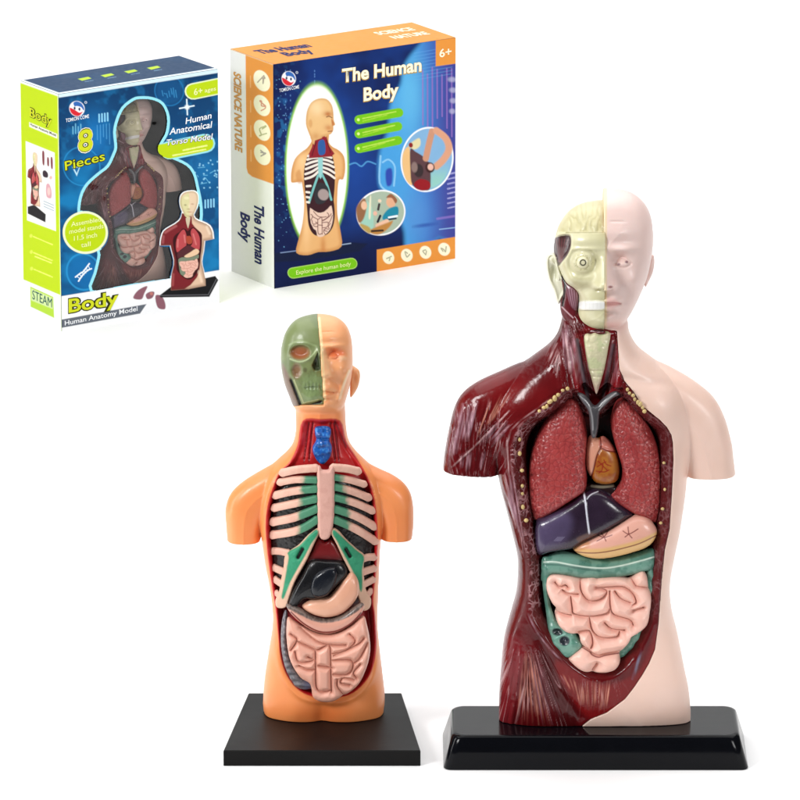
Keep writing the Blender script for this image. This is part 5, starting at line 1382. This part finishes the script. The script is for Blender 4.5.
# ---- the torso packed behind the window -------------------------------------------------------
k1 = (G1[1]-CAM[1])/DIST
th1 = math.radians(35)
sx, sy, sz = .372*k1/math.cos(th1), .36, .362*k1
pk = bpy.data.objects.new('anatomy_model', None); COL.objects.link(pk); pk.empty_display_size = .02
hp = B1F.ab((146.5, 122.5)); P0 = G1+B1F.loc(*hp)-B1F.n*29
lp = np.array([unproj(604, 258, Y=-8)[0]-BB[0], 0, unproj(604, 258, Y=-8)[2]])
R1 = np.array([[math.cos(th1), -math.sin(th1), 0], [math.sin(th1), math.cos(th1), 0], [0, 0, 1]])
pk.location = tuple((P0-R1@(lp*np.array([sx, sy, sz])))*S); pk.rotation_euler = (0, 0, th1); pk.scale = (sx, sy, sz)
tag(pk, 'dark glossy torso packed behind the clear window of the blue and lime box', 'anatomy model')
for ch in list(big.children):
    if ch.name.startswith('stand'): continue
    c = ch.copy(); COL.objects.link(c); c.parent = pk
    for g in list(ch.children):
        e = g.copy(); COL.objects.link(e); e.parent = c

# ---- carton with the printed oval ---------------------------------------------------------------
b2, G2_, fx2, lx2, hz2 = carton('toy_box', 'navy box with orange top and white spine, titled The Human Body', (274.3, 288.6), (274.3, 64.5), 455.3, 231, 33)
B2F = Face(b2, G2_, G2_+hz2, fx2, -hz2, [(274.3, 64.5), (455.4, 34.5), (455, 243.6), (274.3, 288.6)])
B2L = Face(b2, G2_, G2_+lx2+hz2, -lx2, -hz2, [(231.2, 44.2), (274.3, 64.5), (274.3, 288.6), (230.5, 265.4)])
B2T = Face(b2, G2_, G2_+lx2+hz2, fx2, -lx2, [(231.2, 44.2), (413, 15), (455.4, 34.5), (274.3, 64.5)])
OR = lin(232, 150, 64)
def b2_front(u, v):
    p = Paint(u, v, lin(13, 27, 76))
    p.mask(ss(.35, .7, fbm(u*.03, v*.03)), lin(18, 52, 122), .8); p.mask(G(u, v, 345, 150, 40, 60), lin(30, 78, 168), .7); p.mask(ss(225, 262, v+.2*(u-275)), lin(12, 22, 66), .9)
    p.mask(ss(.55, .7, fbm(u*.15, v*.15))*G(u, v, 288, 140, 14, 60), lin(40, 120, 180), .6)
    r = np.random.default_rng(8)
    for k in range(90):
        x, y = 277+abs(r.normal(0, 14)), r.uniform(68, 250); p.ell(x, y, r.uniform(.3, .7), r.uniform(.3, .7), lin(120, 190, 236), soft=.4, a=r.uniform(.3, .9))
    for x in (287, 292, 317): 
        for k in range(12): p.ell(x, 70+k*(3 if x == 317 else 6)+r.uniform(-1, 1), .5, .9, lin(110, 160, 220), soft=.4, a=.6)
    # glowing profile of a head
    HEADP = [(432, 30), (421, 42), (411, 54), (404.5, 66), (402.5, 80), (394, 95), (391.5, 108), (390, 125), (384, 140), (381.5, 150), (380.5, 165), (382, 180), (390, 186), (398, 192), (402, 208), (406, 222), (409, 240), (430, 236), (440, 225), (470, 215), (470, 25)]
    p.poly(HEADP, lin(72, 158, 220), 3.5); m = ss(2, -4, sdpoly(u, v, curve(HEADP)))
    p.mask(m*ss(404, 436, u), lin(62, 110, 190)); p.mask(m*ss(424, 452, u), lin(66, 70, 150)); p.mask(m*G(u, v, 412, 90, 14, 40), lin(104, 190, 232), .7); p.mask(m*G(u, v, 418, 205, 16, 26), lin(88, 146, 212), .7)
    p.line([(383, 150), (382, 176), (390, 184)], lin(150, 206, 240), 1.4, .8, .8); p.poly([(388, 164), (394, 162), (394, 176), (389, 178)], lin(48, 74, 170), 1.2); p.line([(385, 156), (391, 153), (397, 160), (396, 178)], lin(150, 206, 240), 1.2, .8, .8)
    p.line([(352, 160), (358, 158), (364, 161), (370, 156), (378, 158)], lin(90, 170, 226), 1.0, .8, .7)
    for k in range(7): p.line([(424+k*4.6, 66+4*math.sin(k*2)), (424.2+k*4.6, 118+10*math.sin(k*1.3))], lin(150, 112, 190), 1.0, .6, .75)
    for k in range(9): p.line([(416, 50+k*3.2), (452, 43+k*3.2)], lin(110, 176, 226), .5, .4, .35)
    for k in range(4): p.ell(452+1.2*math.sin(k), 74+k*10, 4-.4*k, 2.4, lin(196, 196, 220), soft=1.2, a=.55)
    for k in range(8): dashes(p, (448, 164+k*4.6), (455, 162+k*4.6), lin(170, 170, 220), 3, 1.4, 60+k, .7)
    p.line([(438, 207), (456, 203)], lin(150, 120, 200), 1.6, 1, .6); p.line([(440, 217), (456, 214)], lin(150, 190, 230), .8, .5, .8); p.ell(426, 214, 10, 1.6, lin(40, 70, 160), ang=-.2, soft=1.5, a=.7)
    # oval with the model
    p.ell(318.6, 164, 32.6, 82.5, lin(150, 214, 60), ang=.02, soft=1.6); p.ell(318.6, 164, 31.0, 80.5, lin(250, 250, 244), ang=.02, soft=.9)
    p.poly([(275, 253), (352, 236), (370, 236), (362, 244), (310, 257), (275, 262)], lin(16, 26, 58), .8, False); p.line([(281, 252), (297, 248.8)], lin(120, 140, 180), .8, .5); p.line([(342, 239.5), (353, 237)], lin(150, 170, 200), .8, .5)
    T = affine(322, 316, 321.5, 96, .285, .357, -.16)
    fig_small(p, T)
    pass
    # green bars
    for a, b in (((361.5, 115.8), (401, 107.3)), ((361.5, 129.5), (400, 120.5)), ((361.5, 143.8), (400, 134))):
        p.poly(capsule(a, b, 4.4), lin(120, 196, 24), .5, False); p.ell(a[0]-.5, a[1], 1.4, 1.4, lin(226, 244, 150), soft=.4); dashes(p, (a[0]+4, a[1]-1.4), (b[0]-3, b[1]-.8), lin(196, 226, 90), 8, 1.2, int(a[1]), .8); dashes(p, (a[0]+4, a[1]+1.2), (b[0]-12, b[1]+2.8), lin(184, 220, 70), 8, .9, int(a[1])+1, .6)
    # two round photographs
    an = -.5
    p.ell(383, 205, 25, 21.5, lin(246, 246, 246), ang=an, soft=.5); p.ell(383, 205, 23.6, 20, lin(170, 186, 164), ang=an, soft=.5)
    inside = lambda u_, v_: None
    p.poly([(362, 200), (368, 194), (374, 200), (376, 214), (374, 222), (364, 217), (360, 208)], lin(160, 206, 186), .9); p.poly([(358.5, 204), (362, 196), (367, 192), (369, 200), (366, 212), (361, 216)], lin(150, 104, 70), 1)
    p.ell(366.5, 199, 3, 4.2, lin(236, 190, 156), soft=.7); p.poly([(372, 192), (373.5, 190), (373, 210), (371, 210)], lin(232, 226, 196), .7); p.ell(393, 194, 4.6, 5.4, lin(228, 174, 138), soft=.7); p.poly([(388.5, 190), (393, 186), (399, 191), (397.5, 195), (394, 190)], lin(150, 96, 66), .7)
    p.poly([(385, 208), (391, 200.5), (399.5, 198), (400, 206), (394, 210), (386, 212)], lin(32, 136, 162), .8); p.line([(391, 209), (399, 207)], lin(240, 246, 250), 1.6, .5); p.line([(391, 211), (398, 209.5)], lin(24, 40, 60), 1.2, .5)
    p.ell(382, 193.5, 1.8, 1.6, lin(238, 214, 186), soft=.5); p.line([(380.5, 202), (381.5, 197)], lin(70, 60, 60), 2, .5); p.line([(380, 214), (382.5, 208)], lin(40, 40, 50), 2, .5); p.ell(377.5, 206, 2, 2.2, lin(236, 184, 160), soft=.6); p.line([(380, 218), (389, 213)], lin(236, 190, 160), 4, 1)
    p.poly([(372, 223), (379, 219), (390, 214), (395, 212), (391, 219), (382, 226), (374, 226)], lin(190, 132, 66), 1); p.line([(374, 223.5), (385, 222)], lin(54, 38, 30), 1.6, .6); p.poly([(362, 217), (372, 220), (372, 226), (365, 222)], lin(186, 156, 84), 1)
    an = .25
    p.ell(428, 151, 25, 31.6, lin(246, 248, 250), ang=an, soft=.5); p.ell(428, 151, 23.5, 30, lin(132, 178, 216), ang=an, soft=.5); p.mask(ss(0, -3, (np.sqrt(((u-428)/23)**2+((v-151)/29.5)**2)-1)*23)*ss(150, 172, v)*ss(425, 435, u), lin(150, 206, 190), .9)
    p.poly([(405, 146), (411, 140), (413, 160), (414, 176), (408, 172), (404.5, 160)], lin(236, 190, 128), .8); p.poly([(410, 139), (415, 134), (421, 131), (421.5, 138), (416, 142)], lin(226, 214, 166), .8); p.ell(412.5, 138, 2, 2.4, lin(140, 34, 36), soft=.6)
    p.poly([(412, 142), (417, 144), (424, 148), (427, 152), (431, 156), (431, 178), (424, 180), (414, 176), (412, 160)], lin(92, 62, 66), .8); p.ell(420, 162, 4.6, 6.4, lin(56, 44, 46), soft=.8); p.ell(416, 159, 3, 5, lin(140, 116, 110), soft=.8); p.poly([(416, 174), (422, 170), (430, 172), (431, 178), (424, 181), (417, 179)], lin(150, 26, 34), .8)
    p.line([(433, 124), (430, 136), (427, 150)], lin(206, 148, 118), 5.5, 1); p.line([(437, 123), (446, 130), (449, 140), (444, 150), (437, 157)], lin(220, 160, 128), 6, 1.2); p.ell(431, 158.5, 4.4, 5, lin(62, 34, 34), soft=.8); p.ell(431.5, 158, 2.8, 3.2, lin(236, 186, 168), soft=.7)
    # foot of the panel
    p.poly(capsule((293.5, 271.3), (354.2, 256.6), 5.4), lin(196, 232, 120), .5, False); p.poly(capsule((293.5, 271.3), (354.2, 256.6), 4.8), lin(122, 198, 24), .5, False)
    p.poly([(379, 241.2), (460, 221.8), (460, 250), (379, 266)], OR, .5, False)
    for x, y in ((390.5, 248), (408.5, 244.3), (426.5, 240), (444.5, 235.7)):
        p.ell(x, y, 5.7, 6.2, lin(252, 246, 214), soft=.5)
        r2 = np.random.default_rng(int(x)); pts = [(x+r2.uniform(-3, 3), y+r2.uniform(-3.4, 3.4)) for _ in range(5)]; p.line(pts, lin(150, 150, 120), .9, .4, .8)
    p.poly([(436.5, 30), (460, 26), (460, 58.2), (436.5, 62)], OR, .5, False)
    emblem(p, 290.3, 78, 7.4)
    p.line([(274.6, 64), (274.6, 289)], lin(16, 22, 60), .8, .5)
    return p.c
B2F.panel('front_panel', M_PRINT, b2_front)
def b2_left(u, v):
    p = Paint(u, v, lin(236, 236, 240))
    p.poly([(246.8, 48), (278, 60), (278, 184.5), (252.5, 172.6), (248.2, 168.5), (246.8, 163)], OR, .5, False)
    for k, y in enumerate((79, 103.3, 127.8, 152)):
        P = [(263+8.4*math.cos(t)+0, y+10*math.sin(t)+.48*8.4*math.cos(t)) for t in np.linspace(0, 6.28, 24, endpoint=False)]
        p.poly(P, lin(252, 246, 226), .5, False)
        c = (lin(150, 130, 120), lin(206, 110, 80), lin(160, 160, 100), lin(130, 120, 130))[k]; r2 = np.random.default_rng(80+k)
        p.line([(263+r2.uniform(-4.5, 4.5), y+r2.uniform(-5, 5)) for _ in range(7)], c, 1.0, .4, .8); p.line([(251.5, y-6), (251.5, y+5)], lin(250, 206, 150), .8, .4, .6)
    p.line([(231, 44), (274, 64.3)], lin(250, 214, 160), 1.2, .5, .7, False)
    return p.c
B2L.panel('side_panel', M_PRINT, b2_left)
B2T.panel('top_panel', M_PRINT, lambda u, v: Paint(u, v, OR).mask(ss(.4, .7, fbm(u*.03, v*.06)), lin(236, 158, 74), .5).c)
shell(b2, fx2, lx2, hz2, M_CARDW)
for f, a1, a2, b_1, b_2, h, m in ((B2F, (344.5, 79.6), (422.6, 66.4), (366, 97.2), (400.4, 91), 12.6, 'f'), (B2T, (262.5, 51.5), (314, 43.2), (289, 54.8), (316.5, 50.4), 4.6, 't')):
    for body, a, b in (('The Human', a1, a2), ('Body', b_1, b_2)):
        if m == 'f':
            f.text('outline_lettering', body, (a[0]-.3, a[1]+.6), (b[0]+.5, b[1]+.5), h, ink('gold_ink', 196, 156, 60), bold=.055, lift=.55); f.text('title_lettering', body, a, b, h, I_CREAM, bold=.03, lift=1.1)
        else: f.text('title_lettering', body, a, b, h, I_NAVY, bold=.045, lift=.6)
B2T.text('series_lettering', 'SCIENCE', (380.5, 30.2), (417, 24.6), 3.6, I_CREAM, bold=.04); B2T.text('series_lettering', 'NATURE', (396.5, 35.4), (431, 30), 3.6, I_CREAM, bold=.04)
B2F.text('age_lettering', '6+', (440, 53.4), (451.5, 51), 7.6, I_CREAM, bold=.02)
B2F.text('brand_lettering', 'TOMION COME', (280.5, 91.8), (301, 87.2), 3.4, I_WHITE, bold=.01)
B2F.text('slogan_lettering', 'Explore the human body', (297, 272.6), (353, 258.9), 4.2, I_PALE, bold=.006)
B2L.text('series_lettering', 'SCIENCE NATURE', (235, 66.5), (235.6, 144.5), 7.0, I_ORANGE, bold=.04, down=True, shear=.12)
B2L.text('title_lettering', 'The Human', (254.8, 199.5), (255, 259.6), 9.6, I_NAVY, bold=.035, down=True, shear=.12); B2L.text('title_lettering', 'Body', (240.6, 206), (241, 236), 9.2, I_NAVY, bold=.035, down=True, shear=.12)
WORLD = .08
LAMPS = [('key_softbox', (-1.1, -.95, .95), (.0, .25, .12), .4, 19.0),
         ('fill_softbox', (.95, -1.1, .5), (.05, .1, .13), .35, 7.0),
         ('side_strip', (-.9, -.05, .35), (.05, .0, .15), .12, 3.0, .7),
         ('overhead_softbox', (0, .8, 2.0), (0, .8, 0), 3.4, 80.0)]
# ================================================================== floor, lamps, camera
SV = [(-360, 0), (3300, 0)]+[(3300+900*math.sin(t), 900-900*math.cos(t)) for t in np.linspace(.12, math.pi/2, 12)]+[(4200, 3200)]  # unseen rear rise added for white reflections; front edge cut short to darken others
SWEEP = ([(x, y, zz) for y, zz in SV for x in (-4200, 4200)], [(2*k, 2*k+1, 2*k+3, 2*k+2) for k in range(len(SV)-1)])
fl = raw_obj('floor', SWEEP[0], SWEEP[1],
             plastic('white_studio_floor', color=(.93, .93, .93), rough=.5, var=.006, nscale=4), None)
tag(fl, 'plain white studio sweep under the boxes and models', None, None, 'structure')

w = bpy.data.worlds.new('World'); scene.world = w; w.use_nodes = True
bg = w.node_tree.nodes['Background']; bg.inputs[0].default_value = (1, 1, 1, 1); bg.inputs[1].default_value = WORLD
def area(name, loc, target, size, power, sy=None):
    d = bpy.data.lights.new(name, 'AREA'); d.energy = power; d.size = size
    if sy: d.shape = 'RECTANGLE'; d.size_y = sy
    o = bpy.data.objects.new(name, d); COL.objects.link(o)
    o.location = loc
    o.rotation_euler = (Vector(target)-Vector(loc)).to_track_quat('-Z', 'Y').to_euler()
    return o
for L in LAMPS: area(*L)

cam = bpy.data.cameras.new('camera'); co = bpy.data.objects.new('camera', cam); COL.objects.link(co)
co.location = tuple(CAM*S); co.rotation_euler = (math.radians(90)-PITCH, 0, 0)
cam.sensor_width = 36; cam.lens = 36*FPX/800; cam.clip_start = .05; cam.clip_end = 100
scene.camera = co
scene.view_settings.view_transform = 'Standard'; scene.view_settings.look = 'None'
scene.view_settings.exposure = 0; scene.view_settings.gamma = 1
scene.cycles.use_denoising = True
scene.cycles.max_bounces = 8
